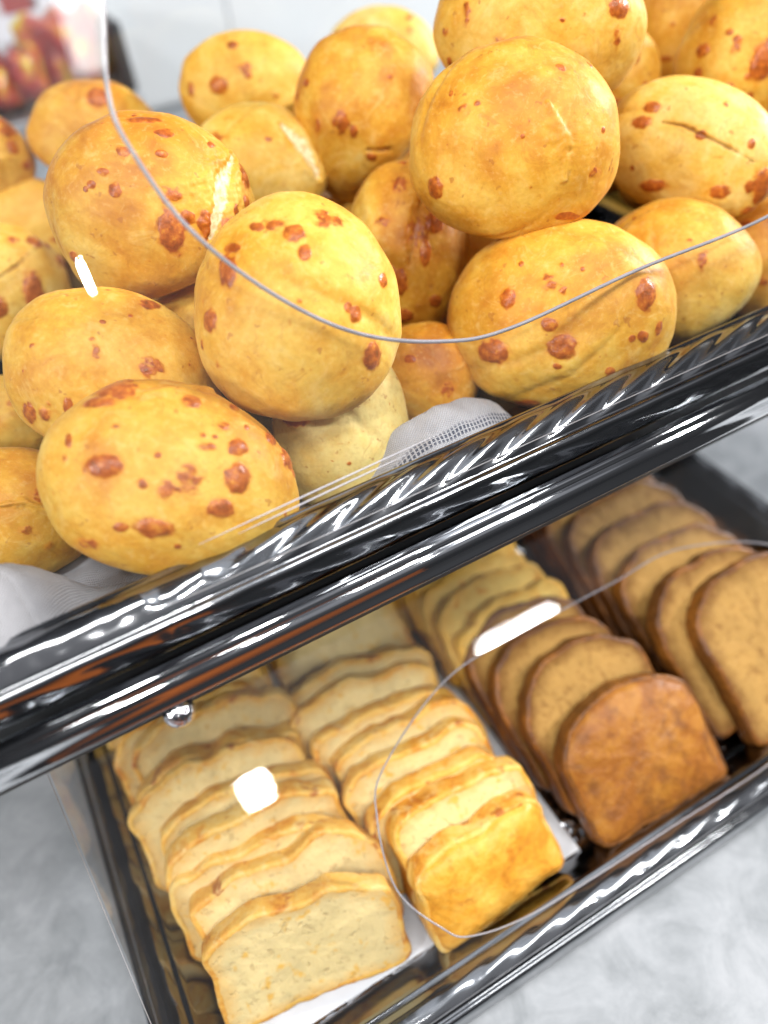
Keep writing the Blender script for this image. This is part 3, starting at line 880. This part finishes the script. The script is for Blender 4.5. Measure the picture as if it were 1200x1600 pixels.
bun('dusty golden bun directly behind the foremost blistered bun, under the white glint', 180, 585, 162, 128, 18, .336,
    [(235, 575, 20, 16, 'f'), (150, 548, 7, 12, 'f'), (45, 645, 10, 15), (108, 636, 7, 12), (235, 475, 15, 7), (75, 632, 5, 6, 'f'), (160, 500, 4, 3), (52, 540, 5, 4, 'f'), (205, 490, 6, 4, 'f'), (145, 530, 5, 4, 'f')],
    .14, .22, [], 6.6)
bun('pale yellow bun at the left picture edge with one big oval red cheese spot', 2, 455, 107, 104, 0, .43,
    [(52, 458, 13, 29), (0, 480, 10, 14), (95, 408, 14, 11), (55, 378, 13, 8), (80, 378, 8, 5), (20, 375, 9, 5, 'f')], .34, .25, [([(-10, 440), (25, 415), (58, 388)], 2.2, 'dark')], 7.9)
bun('tall round bun with a dark brown smudge and a crease, near the white wall', 568, 180, 111, 121, 0, .43,
    [(535, 192, 15, 20, 'f'), (536, 192, 9, 12), (553, 205, 6, 8), (500, 195, 6, 14, 'f'), (580, 245, 8, 5), (480, 130, 6, 5), (610, 120, 4, 3)],
    0, .50, [([(572, 234), (605, 233), (645, 226)], 2.6, 'dark')], 8.3)
bun('flat-topped bun at the back against the white wall, with small brown flecks', 387, 136, 104, 78, 0, .475,
    [(340, 133, 13, 11), (384, 108, 14, 8, 'f'), (362, 70, 8, 5), (298, 138, 4, 9), (480, 130, 6, 5), (430, 150, 5, 4, 'f'), (390, 118, 5, 4)], .20, .22, [([(420, 175), (455, 160), (478, 140)], 6, 'ridge')], 9.1, res=6)
bun('pale golden bun with a white torn edge, between the split and the tall creased buns', 400, 278, 110, 105, 0, .435,
    [(420, 218, 5, 3), (500, 285, 5, 8), (340, 215, 20, 8, 'f')], .40, .20, [([(440, 192), (470, 225), (495, 275)], 8, 'pale')], 10.4, res=6, nrand=8)
bun('narrow bun with a red cheesy crease, in the gap left of the wide rim bun', 637, 395, 96, 133, -6, .41,
    [(622, 285, 16, 14, 'f'), (680, 345, 13, 16), (625, 440, 12, 18), (630, 493, 15, 10), (655, 362, 18, 24, 'f'), (680, 470, 9, 9), (665, 395, 8, 18), (600, 345, 14, 8, 'f'), (610, 425, 8, 8)],
    .04, .45, [([(660, 310), (650, 360), (640, 412)], 4, 'fold')], 11.2)
bun('pale creamy underbaked bun below the middle of the heap, next to the white cloth', 532, 662, 106, 130, 0, .355,
    [(463, 655, 19, 9), (570, 590, 3, 3), (545, 725, 4, 3, 'f')], .88, .05, [], 12.5, nrand=6, cf=.7)
bun('cream topped oval bun with a thin dark crack, at the right picture edge', 1080, 235, 140, 97, 20, .405,
    [(1003, 190, 14, 8), (1018, 168, 12, 7), (1095, 210, 8, 6), (1175, 224, 5, 6), (1125, 300, 14, 9), (1020, 290, 18, 9), (1190, 290, 12, 26), (1172, 292, 6, 8), (990, 261, 3, 4), (1170, 330, 12, 8), (1136, 162, 5, 4, 'f')],
    .46, .12, [([(1035, 190), (1065, 194), (1095, 207), (1140, 230), (1178, 252)], 2.0, 'dark')], 13.7)
bun('plain golden bun behind the wide rim bun, lower right of the heap', 1054, 430, 121, 111, 10, .403,
    [(1013, 397, 8, 8), (1097, 405, 8, 14, 'f'), (990, 340, 3, 3), (1078, 375, 5, 4, 'f')], .06, .30, [], 14.2, nrand=8, foot=.92)
bun('big pale yellow bun at the top picture edge, behind the smooth plump bun', 842, 35, 164, 121, 0, .375,
    [(968, 12, 15, 13), (783, 68, 10, 11, 'f'), (830, 80, 10, 5), (730, 20, 7, 15, 'f'), (705, 95, 4, 6), (700, 50, 6, 6, 'f'), (965, 58, 6, 14, 'f'), (875, 72, 3, 3), (880, 30, 5, 4, 'f')],
    .36, .20, [], 15.9)
bun('bun with a large glossy red spot, cut by the right picture edge near the top', 1160, 82, 96, 105, 0, .43,
    [(1190, 97, 16, 24), (1150, 75, 8, 9, 'f'), (1097, 78, 10, 9), (1092, 115, 6, 8), (1140, 138, 10, 7), (1172, 150, 5, 6), (1140, 50, 5, 4), (1115, 30, 8, 9, 'f'), (1167, 120, 4, 4), (1152, 62, 6, 5)],
    .20, .28, [], 16.4)
bun('plain bun at the top edge, between the big pale bun and the red spotted one', 1057, 38, 88, 90, 0, .47, [(1115, 10, 11, 12), (1050, 38, 4, 4, 'f'), (1042, 92, 10, 3)], .02, .35, [], 17.8, res=6)
bun('small orange bun wedged between the smooth plump bun and the cream topped cracked bun', 950, 122, 82, 76, 0, .45, [(990, 85, 9, 13), (960, 160, 8, 5), (945, 185, 6, 6), (1010, 130, 4, 4)], 0, .35, [], 18.6, res=6)
bun('pale bun at the very back of the heap, behind the creased tall bun', 597, 82, 88, 62, 0, .53, [(640, 45, 8, 4, 'f'), (640, 28, 5, 3)], .50, .10, [], 19.3, res=6, nrand=8)
bun('shadowed golden bun at the back left, below the snack bags', 152, 212, 103, 78, 0, .48, [(155, 152, 15, 13), (208, 186, 20, 6), (258, 178, 8, 7), (170, 190, 8, 5, 'f')], 0, .35, [], 20.5, res=6, nrand=7)
bun('bun with orange spots sliced off by the left picture edge, uppermost there', -35, 248, 84, 70, 12, .47, [(12, 205, 12, 8), (20, 230, 8, 10), (40, 258, 7, 6), (5, 190, 8, 5)], .22, .28, [], 21.2, res=6)
bun('plain yellow bun at the left, between the split bun and the big oval spot bun', 50, 346, 90, 64, 0, .49, [(85, 375, 8, 5, 'f')], .20, .15, [], 22.7, res=6, nrand=5)
bun('browned bun at the lower left picture edge, tucked under the linen cloth', 20, 806, 134, 106, 0, .340, [(70, 775, 22, 12, 'f'), (88, 790, 8, 8), (40, 830, 10, 7, 'f')], .05, .38, [([(0, 790), (40, 785), (80, 800)], 4, 'ridge')], 23.1, nrand=8)
bun('dull yellow bun at the left picture edge, in shadow above the browned one', 3, 660, 84, 74, 0, .392, [(20, 630, 8, 5, 'f')], .18, .18, [], 24.4, res=6, nrand=6)
bun('shaded brown bun deep in the gap between creamy bun and wide rim bun', 662, 590, 88, 86, 0, .385, [(700, 610, 12, 14, 'f'), (640, 560, 8, 6)], 0, .60, [], 25.6, res=6)
bun('half hidden bun at the right picture edge, under the cream topped cracked bun', 1200, 402, 98, 96, 0, .436, [(1165, 350, 8, 6), (1190, 440, 10, 8, 'f'), (1160, 365, 5, 5)], .04, .45, [], 26.2, res=6)
bun('mostly hidden bun glimpsed in the gap below the split bun', 287, 492, 88, 60, 0, .45, [(290, 470, 8, 4, 'f')], .16, .35, [], 27.3, res=6, nrand=5)


# buns buried lower in the heap, carrying the ones on top
buns = [o for o in COL.objects if o.name.startswith('cheese_bun')]
cen_ = [np.array(o.matrix_world.translation) for o in buns]
src = buns[9]
todo = list(range(len(cen_))); made = []
while todo:
    i = todo.pop(0); c = cen_[i]
    if c[2] - UT['zf'] < .060: continue
    if sum(1 for q in cen_ if q is not c and np.linalg.norm(q - c) < .088 and q[2] < c[2] - .022) >= 2: continue
    best = None
    for r_ in (.0, .02, .035, .05):
        for k in range(12):
            q = c + np.array([r_ * math.cos(k * math.pi / 6), r_ * math.sin(k * math.pi / 6) + .008, -.066 + r_ * .35])
            q[0] = min(max(q[0], -.045), .375); q[1] = min(max(q[1], .245), .515); q[2] = max(q[2], UT['zf'] + .032)
            dmin = min(np.linalg.norm(q - p_) for p_ in cen_ if p_ is not c)
            if dmin > .060 and np.linalg.norm(q - c) > .050 and (best is None or dmin > best[0] + .004): best = (dmin, q)
        if best is not None: break
    if best is None: continue
    q = best[1]; cen_.append(q); todo.append(len(cen_) - 1)
    o = src.copy(); COL.objects.link(o)
    sc_ = .036 / (np.max(np.abs(np.array(src.bound_box)), axis=0)[:2].mean())
    o.matrix_world = Matrix.Translation(Vector(q)) @ Matrix.Rotation(len(made) * 2.1, 4, 'Z') @ Matrix.Rotation(.35 * math.sin(len(made) * 1.7), 4, 'X') @ Matrix.Scale(sc_, 4)
    o.name = 'cheese_bun'; o.color = (.08, 0, 0, 1)
    o['label'] = 'golden bun buried inside the heap, almost wholly covered by the buns on top'; o['group'] = 'buns buried inside the heap'
    made.append(o)
print('buried', len(made))

# ------------------------------------------------------------------ bread slices
def outline(w, h, dome, seed, n=132, mush=.0, sq=2.6, lump=1.0):
    """slice outline in its own plane: flat foot, upright sides, domed or lumpy top"""
    pts = []
    rcn = .007
    for t in np.linspace(-1, 1, 12): pts.append((t * (w / 2 - rcn), 0))
    for q in np.linspace(-90, 0, 8)[1:]: pts.append((w / 2 - rcn + rcn * math.cos(math.radians(q)), rcn + rcn * math.sin(math.radians(q))))
    hs = h * (1 - dome)
    for t in np.linspace(0, 1, 10)[1:]: pts.append((w / 2 + mush * t ** 3, rcn + (hs - rcn) * t))
    for q in np.linspace(0, 180, 44)[1:-1]:
        c, s = math.cos(math.radians(q)), math.sin(math.radians(q))
        pts.append(((w / 2 + mush) * np.sign(c) * abs(c) ** (2 / sq), hs + h * dome * abs(s) ** (2 / sq)))
    for t in np.linspace(1, 0, 10)[:-1]: pts.append((-w / 2 - mush * t ** 3, rcn + (hs - rcn) * t))
    for q in np.linspace(180, 270, 8)[:-1]: pts.append((-w / 2 + rcn + rcn * math.cos(math.radians(q)), rcn + rcn * math.sin(math.radians(q))))
    P = np.array(pts); P = np.vstack([P, P[:1]])
    L = np.concatenate([[0], np.cumsum(np.linalg.norm(np.diff(P, axis=0), axis=1))])
    s = np.linspace(0, L[-1], n, endpoint=False)
    Q = np.column_stack([np.interp(s, L, P[:, 0]), np.interp(s, L, P[:, 1])])
    tg = np.roll(Q, -1, 0) - np.roll(Q, 1, 0); tg /= np.linalg.norm(tg, axis=1)[:, None]; nn = np.column_stack([tg[:, 1], -tg[:, 0]])
    p3 = np.column_stack([Q, np.full(n, seed * .01)])
    topw = sstep(.25 * h, .8 * h, Q[:, 1])
    off = (.0011 * fbm(p3, 60, 2, seed) + lump * (.0050 * topw * pnoise(p3, 38, math.floor(seed / 10)) + .0026 * topw * pnoise(p3, 75, seed + 4)))
    return Q + nn * off[:, None]


def slice_(label, group, loc, yaw, lean, w, h, t, dome, seed, crumb, crust, heel=None, mush=0.0, sq=2.6, twist=0.0, lump=1.0):
    Q = outline(w, h, dome, seed, mush=mush, sq=sq, lump=lump); n = len(Q)
    cen = np.array([0, h * .5])
    root = empty('bread_slice', (0, 0, 0)); tag(root, label, 'bread slice', group)

    def P3(Q2, y):
        return np.column_stack([Q2[:, 0], np.full(len(Q2), y), Q2[:, 1]])

    def inset(k):
        tg = np.roll(Q, -1, 0) - np.roll(Q, 1, 0); tg /= np.linalg.norm(tg, axis=1)[:, None]
        return Q - np.column_stack([tg[:, 1], -tg[:, 0]]) * k
    warp = lambda V: V + np.column_stack([np.zeros(len(V)), .0024 * pnoise(V * np.array([1, 0, 1]), 22, seed) + .0016 * (V[:, 0] / w) * math.sin(seed), np.zeros(len(V))])
    # crust band
    rings = [(.0030, .0003), (.0014, .0000), (.0004, .0007), (0, .0022), (0, t * .5), (0, t - .0022), (.0004, t - .0007), (.0014, t), (.0030, t - .0003)]
    V = np.vstack([P3(inset(i), y) for i, y in rings]); Fc = []
    for a in range(len(rings) - 1):
        for j in range(n):
            k = (j + 1) % n; Fc.append((a * n + j, (a + 1) * n + j, (a + 1) * n + k, a * n + k))
    V = warp(V)
    nb = fbm(V, 110, 2, seed + 3); V[:, 2] += .0009 * nb
    mesh_obj('crust', V, Fc, crust, root)
    # crumb faces
    def face(y, sgn, puff=0.0):
        rr = [1.0, .96, .92, .86, .78, .7, .6, .5, .4, .3, .2, .1]
        base = inset(.0022); Vs = []
        for s in rr:
            q = cen + (base - cen) * s; z = P3(q, y)
            if puff: z[:, 1] -= sgn * puff * (1 - s ** 2.6) ** .6
            Vs.append(z)
        Vs.append(np.array([[cen[0], y - sgn * puff, cen[1]]])); Vs = np.vstack(Vs); F2 = []
        for a in range(len(rr) - 1):
            for j in range(n):
                k = (j + 1) % n; q = (a * n + j, a * n + k, (a + 1) * n + k, (a + 1) * n + j); F2.append(q if sgn > 0 else q[::-1])
        for j in range(n):
            q = ((len(rr) - 1) * n + j, (len(rr) - 1) * n + (j + 1) % n, len(rr) * n); F2.append(q if sgn > 0 else q[::-1])
        Vs = warp(Vs)
        Vs[:, 1] += .0007 * fbm(Vs, 140, 2, seed + 7)
        at = np.zeros((len(Vs), 4)); at[:, 0] = np.append(np.repeat(rr, n), 0.0)
        return Vs, F2, at
    fr = face(.0004, 1, .0075 if heel else 0); bk = face(t - .0004, -1)
    if heel:
        mesh_obj('heel', fr[0], fr[1], heel, root); mesh_obj('crumb', bk[0], bk[1], crumb, root, attrs={'mask': bk[2]})
    else:
        v, f = merge(fr[:2], bk[:2]); mesh_obj('crumb', v, f, crumb, root, attrs={'mask': np.vstack([fr[2], bk[2]])})
    cy, sy = math.cos(yaw), math.sin(yaw); cl, sl = math.cos(lean), math.sin(lean)
    lx = np.array([cy, sy, 0]); lz = np.array([-sy * sl, cy * sl, cl]); ly = np.cross(lz, lx)
    if twist:
        c, s = math.cos(twist), math.sin(twist); lx, lz = c * lx + s * lz, -s * lx + c * lz
    root.matrix_world = Matrix(((lx[0], ly[0], lz[0], loc[0]), (lx[1], ly[1], lz[1], loc[1]), (lx[2], ly[2], lz[2], loc[2]), (0, 0, 0, 1)))
    return root


ORD = ['first', 'second', 'third', 'fourth', 'fifth', 'sixth', 'seventh', 'eighth', 'ninth', 'tenth', 'eleventh', 'twelfth']
FL = LT['zf'] + .0016
nx_, ny_ = 110, 120; V = []
for j in range(ny_ + 1):
    for i in range(nx_ + 1):
        a, b = i / nx_, j / ny_
        V.append((-.0665 + .208 * a, .1215 - .0165 + .255 * b, 0))
V = np.array(V); e = np.column_stack([V[:, 0], V[:, 1], V[:, 2]])
V[:, 0] += .004 * pnoise(e, 26, 1) * np.clip(1 - (V[:, 0] + .0665) / .05, 0, 1); V[:, 1] += .004 * pnoise(e, 30, 2) * np.clip(1 - (V[:, 1] - .105) / .05, 0, 1)
V[:, 2] = LT['zf'] + .0007 + .0004 * np.abs(fbm(e, 60, 2, 4)) + .0035 * np.clip(1 - (e[:, 0] + .0665) / .010, 0, 1) * (.5 + pnoise(e, 35, 6)) + .0025 * np.clip(1 - (e[:, 1] - .105) / .008, 0, 1) * (.4 + pnoise(e, 40, 7))
V[:, 2] = np.maximum(V[:, 2], LT['zf'] + .0006)
Fc = [(j * (nx_ + 1) + i, j * (nx_ + 1) + i + 1, (j + 1) * (nx_ + 1) + i + 1, (j + 1) * (nx_ + 1) + i) for j in range(ny_) for i in range(nx_)]
og = np.array([.03, .22, LT['zf']])
ln = mesh_obj('paper_liner', V - og, Fc, mat_plain('white_paper', (.66, .68, .72), .55, .06, 40)); ln.location = og
tag(ln, 'crinkled white paper liner under the pale slices in the lower tray', 'liner')
D2 = math.radians
# row A: pale cheese bread along the tray's left side
gA = 'pale cheese bread slices in the leftmost row'
ya = .125
for k in range(12):
    lean = D2(33 + 6 * math.sin(k * 1.7)); t = .0130 + .0016 * math.sin(k * 2.3)
    loc = (-.009 + .005 * math.sin(k * 2.1) - .004 * (k > 3), ya, FL + t * math.sin(lean) * 1.0)
    lb = 'foremost pale cheese bread slice of the leftmost row, its whole face showing' if k == 0 else \
        'pale cheese bread slice, %s from the front in the leftmost row of the lower tray' % ORD[k]
    slice_(lb, gA, loc, D2(-9 + 3 * math.sin(k * 2.6) + k * .6), lean, .094 + .003 * math.sin(k * 1.3), .053 + (.004 if k else 0) + .0045 * math.sin(k * 2.9), t, .34, 10.3 + k * .77, M_CR_L, M_CU_L, sq=2.9)
    ya += t / math.cos(lean) * (1.03 if k != 0 else 1.0)
# row B: heel in front, then slices
gB = 'golden cheese bread slices in the second row'
ybn = .112
for k in range(8):
    lean = D2(30 + k * 1.2 + 3 * math.sin(k * 2.2)); t = .0130 + .0015 * math.sin(k * 1.9)
    loc = (.0885 - .002 * k + .003 * math.sin(k * 1.9), ybn, FL + t * math.sin(lean))
    lb = 'golden crusty heel of cheese bread at the front of the second row' if k == 0 else \
        'cheese bread slice, %s behind the golden heel in the second row' % ORD[k - 1]
    slice_(lb, gB, loc, D2(2 - k * 1.5), lean, .080 + .0015 * k, .052 + .005 * (k > 0) + .003 * math.sin(k * 2.3), t, .36, 20.2 + k * .83, M_CR_L, M_CU_L, heel=M_HEEL_Y if k == 0 else None, sq=2.8)
    ybn += t / math.cos(lean) * 1.03
gB2 = 'flat lying pale slices behind the second row'
for k in range(4):
    lean = D2(64); t = .013
    slice_(['palest flat bread slice lying behind the second row, its whole face showing', 'pale slice partly under the rail, directly behind the palest flat slice',
            'pale slice below the chrome rail, second behind the palest flat slice', 'pale slice below the chrome rail, rearmost behind the palest flat slice'][k], gB2,
           (.083 + .002 * k, ybn + .012 + .030 * k, FL + t * math.sin(lean) + .002), D2(-6 + 3 * k), lean, .086, .068, t, .30, 30.4 + k * .9, M_CR_L, M_CU_L, sq=2.9)
# row C: brown loaf with a heel in front, yellow slices behind
gC = 'brown bread slices in the third row'
yc = .108
for k in range(4):
    lean = D2([47, 50, 52, 55][k]); t = .0135
    lb = ['smooth brown bread heel at the front of the third row', 'brown bread slice with a dark hole, right behind the brown heel', 'brown bread slice, second behind the brown heel in the third row',
          'brown bread slice, third behind the brown heel, touching the yellow slices'][k]
    slice_(lb, gC, ([.1905, .187, .183, .181][k], yc, FL + t * math.sin(lean)), D2([-1, 1, 2, 3][k]), lean, [.087, .084, .084, .083][k], [.073, .084, .083, .082][k], t, .42, 40.2 + k * .7, M_CR_D, M_CU_D,
           heel=M_HEEL_D if k == 0 else None, sq=2.3, mush=.001, lump=.15 if k == 0 else .4)
    yc += t / math.cos(lean) * (1.12 if k == 0 else .98)
gE = 'yellow cheese bread slices behind the brown row'
ye = yc + .004
for k in range(8):
    lean = D2(43 + 4 * math.sin(k)); t = .0128
    slice_('yellow cheese bread slice, %s behind the brown slices of the third row' % ORD[k], gE, (.182 - .001 * k + .002 * math.sin(k * 2), ye, FL + t * math.sin(lean)), D2(3 + 2 * math.sin(k * 1.4)), lean,
           .084, .068 + .002 * math.sin(k * 2.2), t, .36, 50.3 + k * .81, M_CR_Y, M_CU_Y, sq=2.7)
    ye += t / math.cos(lean) * .98
# row D: tall brown slices at the right
gD = 'brown bread slices in the rightmost row'
yd = .1085
dsp = [(.305, 0, 52, .097, 2), (.289, .0175, 51, .095, 3), (.288, .045, 56, .092, -2), (.2875, .070, 56, .092, -3), (.287, .093, 56, .092, -2), (.2855, .117, 55, .090, 0), (.286, .141, 55, .090, 1), (.286, .166, 56, .09, 0)]
for k, (x, dy, ln, h, yw) in enumerate(dsp):
    t = .0130; lean = D2(ln)
    lb = 'tall brown bread slice at the right picture edge, foremost of its row' if k == 0 else 'brown bread slice, %s from the front in the rightmost row' % ORD[k]
    slice_(lb, gD, (x, yd + dy, FL + t * math.sin(lean)), D2(yw), lean, .092, h, t, .36, 60.4 + k * .73, M_CR_D, M_CU_D, sq=2.5, mush=.0015, lump=.45)

# ------------------------------------------------------------------ light
def lamp(x, y, z, sx, sy, rad, name='ceiling_or_fill_lamp'):
    L = bpy.data.lights.new(name, 'AREA'); L.shape = 'RECTANGLE'; L.size = sx; L.size_y = sy
    L.energy = rad * math.pi * sx * sy; L.color = (1.0, .985, .96)
    o = bpy.data.objects.new(name, L); COL.objects.link(o); o.location = (x, y, z)
    return o


RAD = 130
lamp(.014, -1.34, 1.9, .080, .100, RAD * 3.2)
lamp(1.08, -1.30, 1.9, .32, .12, RAD * 1.1)
lamp(-1.5, -.6, 1.9, .45, .17, RAD)  # unseen side lamp added as fill
lamp(-.25, -.36, 1.9, .6, .30, 24)  # broad overhead fill, added for softer light
lamp(.75, -.55, 1.9, .9, .40, 15)  # another added overhead fill, on the right
for x, y in ((-1.9, -.2), (2.2, .1)):  # low side lamps added to brighten the bread under the shelf
    o = lamp(x, y, 1.05, .35, .25, 80 if x < 0 else 250)
    o.rotation_euler = (Vector((.15, .25, .05)) - Vector((x, y, 1.05))).to_track_quat('-Z', 'Y').to_euler()

w = bpy.data.worlds.new('World'); scene.world = w; w.use_nodes = True
nt = w.node_tree; nt.nodes.clear()
out = nt.nodes.new('ShaderNodeOutputWorld'); bg = nt.nodes.new('ShaderNodeBackground'); nt.links.new(bg.outputs[0], out.inputs[0])
tc = nt.nodes.new('ShaderNodeTexCoord'); sx = nt.nodes.new('ShaderNodeSeparateXYZ'); nt.links.new(tc.outputs['Generated'], sx.inputs[0])
def wramp(sock, stops):
    r = nt.nodes.new('ShaderNodeValToRGB'); el = r.color_ramp.elements
    while len(el) < len(stops): el.new(.5)
    for e, (p, c) in zip(el, stops): e.position = p; e.color = tuple(c) + (1,)
    nt.links.new(sock, r.inputs[0]); return r.outputs[0]
def wmath(op, a, b):
    m = nt.nodes.new('ShaderNodeMath'); m.operation = op
    for k, q in enumerate((a, b)):
        if isinstance(q, (int, float)): m.inputs[k].default_value = q
        else: nt.links.new(q, m.inputs[k])
    return m.outputs[0]
# the room: dark ahead, a little brighter behind the photographer
my = wramp(wmath('ADD', wmath('MULTIPLY', sx.outputs['Y'], .5), .5), [(0, (.17, .172, .18)), (.45, (.13, .132, .14)), (.58, (.04, .041, .045)), (1, (.02, .02, .022))])
mz = wramp(wmath('ADD', wmath('MULTIPLY', sx.outputs['Z'], .5), .5), [(0, (.2, .2, .2)), (.5, (.4, .4, .4)), (.75, (.8, .8, .82)), (1, (1.3, 1.3, 1.35))])
mm = nt.nodes.new('ShaderNodeMix'); mm.data_type = 'RGBA'; mm.blend_type = 'MULTIPLY'; mm.inputs[0].default_value = 1
nt.links.new(my, mm.inputs[6]); nt.links.new(mz, mm.inputs[7]); nt.links.new(mm.outputs[2], bg.inputs['Color'])
ov = wramp(wmath('ADD', wmath('MULTIPLY', sx.outputs['Z'], .5), .5), [(0, (0, 0, 0)), (.90, (0, 0, 0)), (.925, (.95, .98, 1.04)), (1, (.95, .98, 1.04))])
ox = wramp(wmath('ADD', wmath('MULTIPLY', sx.outputs['X'], .5), .5), [(0, (.06, .06, .06)), (.515, (.06, .06, .06)), (.54, (1, 1, 1)), (.68, (1, 1, 1)), (.71, (.06, .06, .06))])
om = nt.nodes.new('ShaderNodeMix'); om.data_type = 'RGBA'; om.blend_type = 'MULTIPLY'; om.inputs[0].default_value = 1
nt.links.new(ov, om.inputs[6]); nt.links.new(ox, om.inputs[7]); ov = om.outputs[2]
ad = nt.nodes.new('ShaderNodeMix'); ad.data_type = 'RGBA'; ad.blend_type = 'ADD'; ad.inputs[0].default_value = 1
# bright band added to the world above and behind the photographer, for chrome reflections
bz = wramp(wmath('ADD', wmath('MULTIPLY', sx.outputs['Z'], .5), .5), [(0, (0, 0, 0)), (.70, (0, 0, 0)), (.74, (1, 1, 1)), (.92, (1, 1, 1)), (.95, (0, 0, 0))])
by = wramp(wmath('ADD', wmath('MULTIPLY', sx.outputs['Y'], .5), .5), [(0, (.22, .22, .23)), (.27, (.22, .22, .23)), (.33, (0, 0, 0)), (1, (0, 0, 0))])
bm_ = nt.nodes.new('ShaderNodeMix'); bm_.data_type = 'RGBA'; bm_.blend_type = 'MULTIPLY'; bm_.inputs[0].default_value = 1
nt.links.new(by, bm_.inputs[6]); nt.links.new(bz, bm_.inputs[7])
a2 = nt.nodes.new('ShaderNodeMix'); a2.data_type = 'RGBA'; a2.blend_type = 'ADD'; a2.inputs[0].default_value = 1
nt.links.new(ov, a2.inputs[6]); nt.links.new(bm_.outputs[2], a2.inputs[7])
nt.links.new(mm.outputs[2], ad.inputs[6]); nt.links.new(a2.outputs[2], ad.inputs[7]); nt.links.new(ad.outputs[2], bg.inputs['Color'])
bg.inputs['Strength'].default_value = 1.0

# ------------------------------------------------------------------ camera and render settings
cd = bpy.data.cameras.new('camera'); cam = bpy.data.objects.new('camera', cd); COL.objects.link(cam)
cd.sensor_fit = 'VERTICAL'; cd.sensor_height = 36; cd.sensor_width = 27; cd.lens = F / 1600 * 36
cam.matrix_world = Matrix(((R[0, 0], R[0, 1], R[0, 2], CAM[0]), (R[1, 0], R[1, 1], R[1, 2], CAM[1]), (R[2, 0], R[2, 1], R[2, 2], CAM[2]), (0, 0, 0, 1)))
cd.clip_start = .01; cd.clip_end = 50
cd.dof.use_dof = True; cd.dof.focus_distance = .325; cd.dof.aperture_fstop = 3.1
scene.camera = cam
scene.view_settings.view_transform = 'Standard'; scene.view_settings.look = 'None'
scene.view_settings.exposure = .08; scene.view_settings.gamma = 1; scene.view_settings.use_curve_mapping = False
scene.render.engine = 'CYCLES'
scene.cycles.use_denoising = True
scene.cycles.max_bounces = 10; scene.cycles.transparent_max_bounces = 24; scene.cycles.glossy_bounces = 5
scene.cycles.caustics_reflective = False; scene.cycles.caustics_refractive = False
scene.cycles.sample_clamp_indirect = 6.0
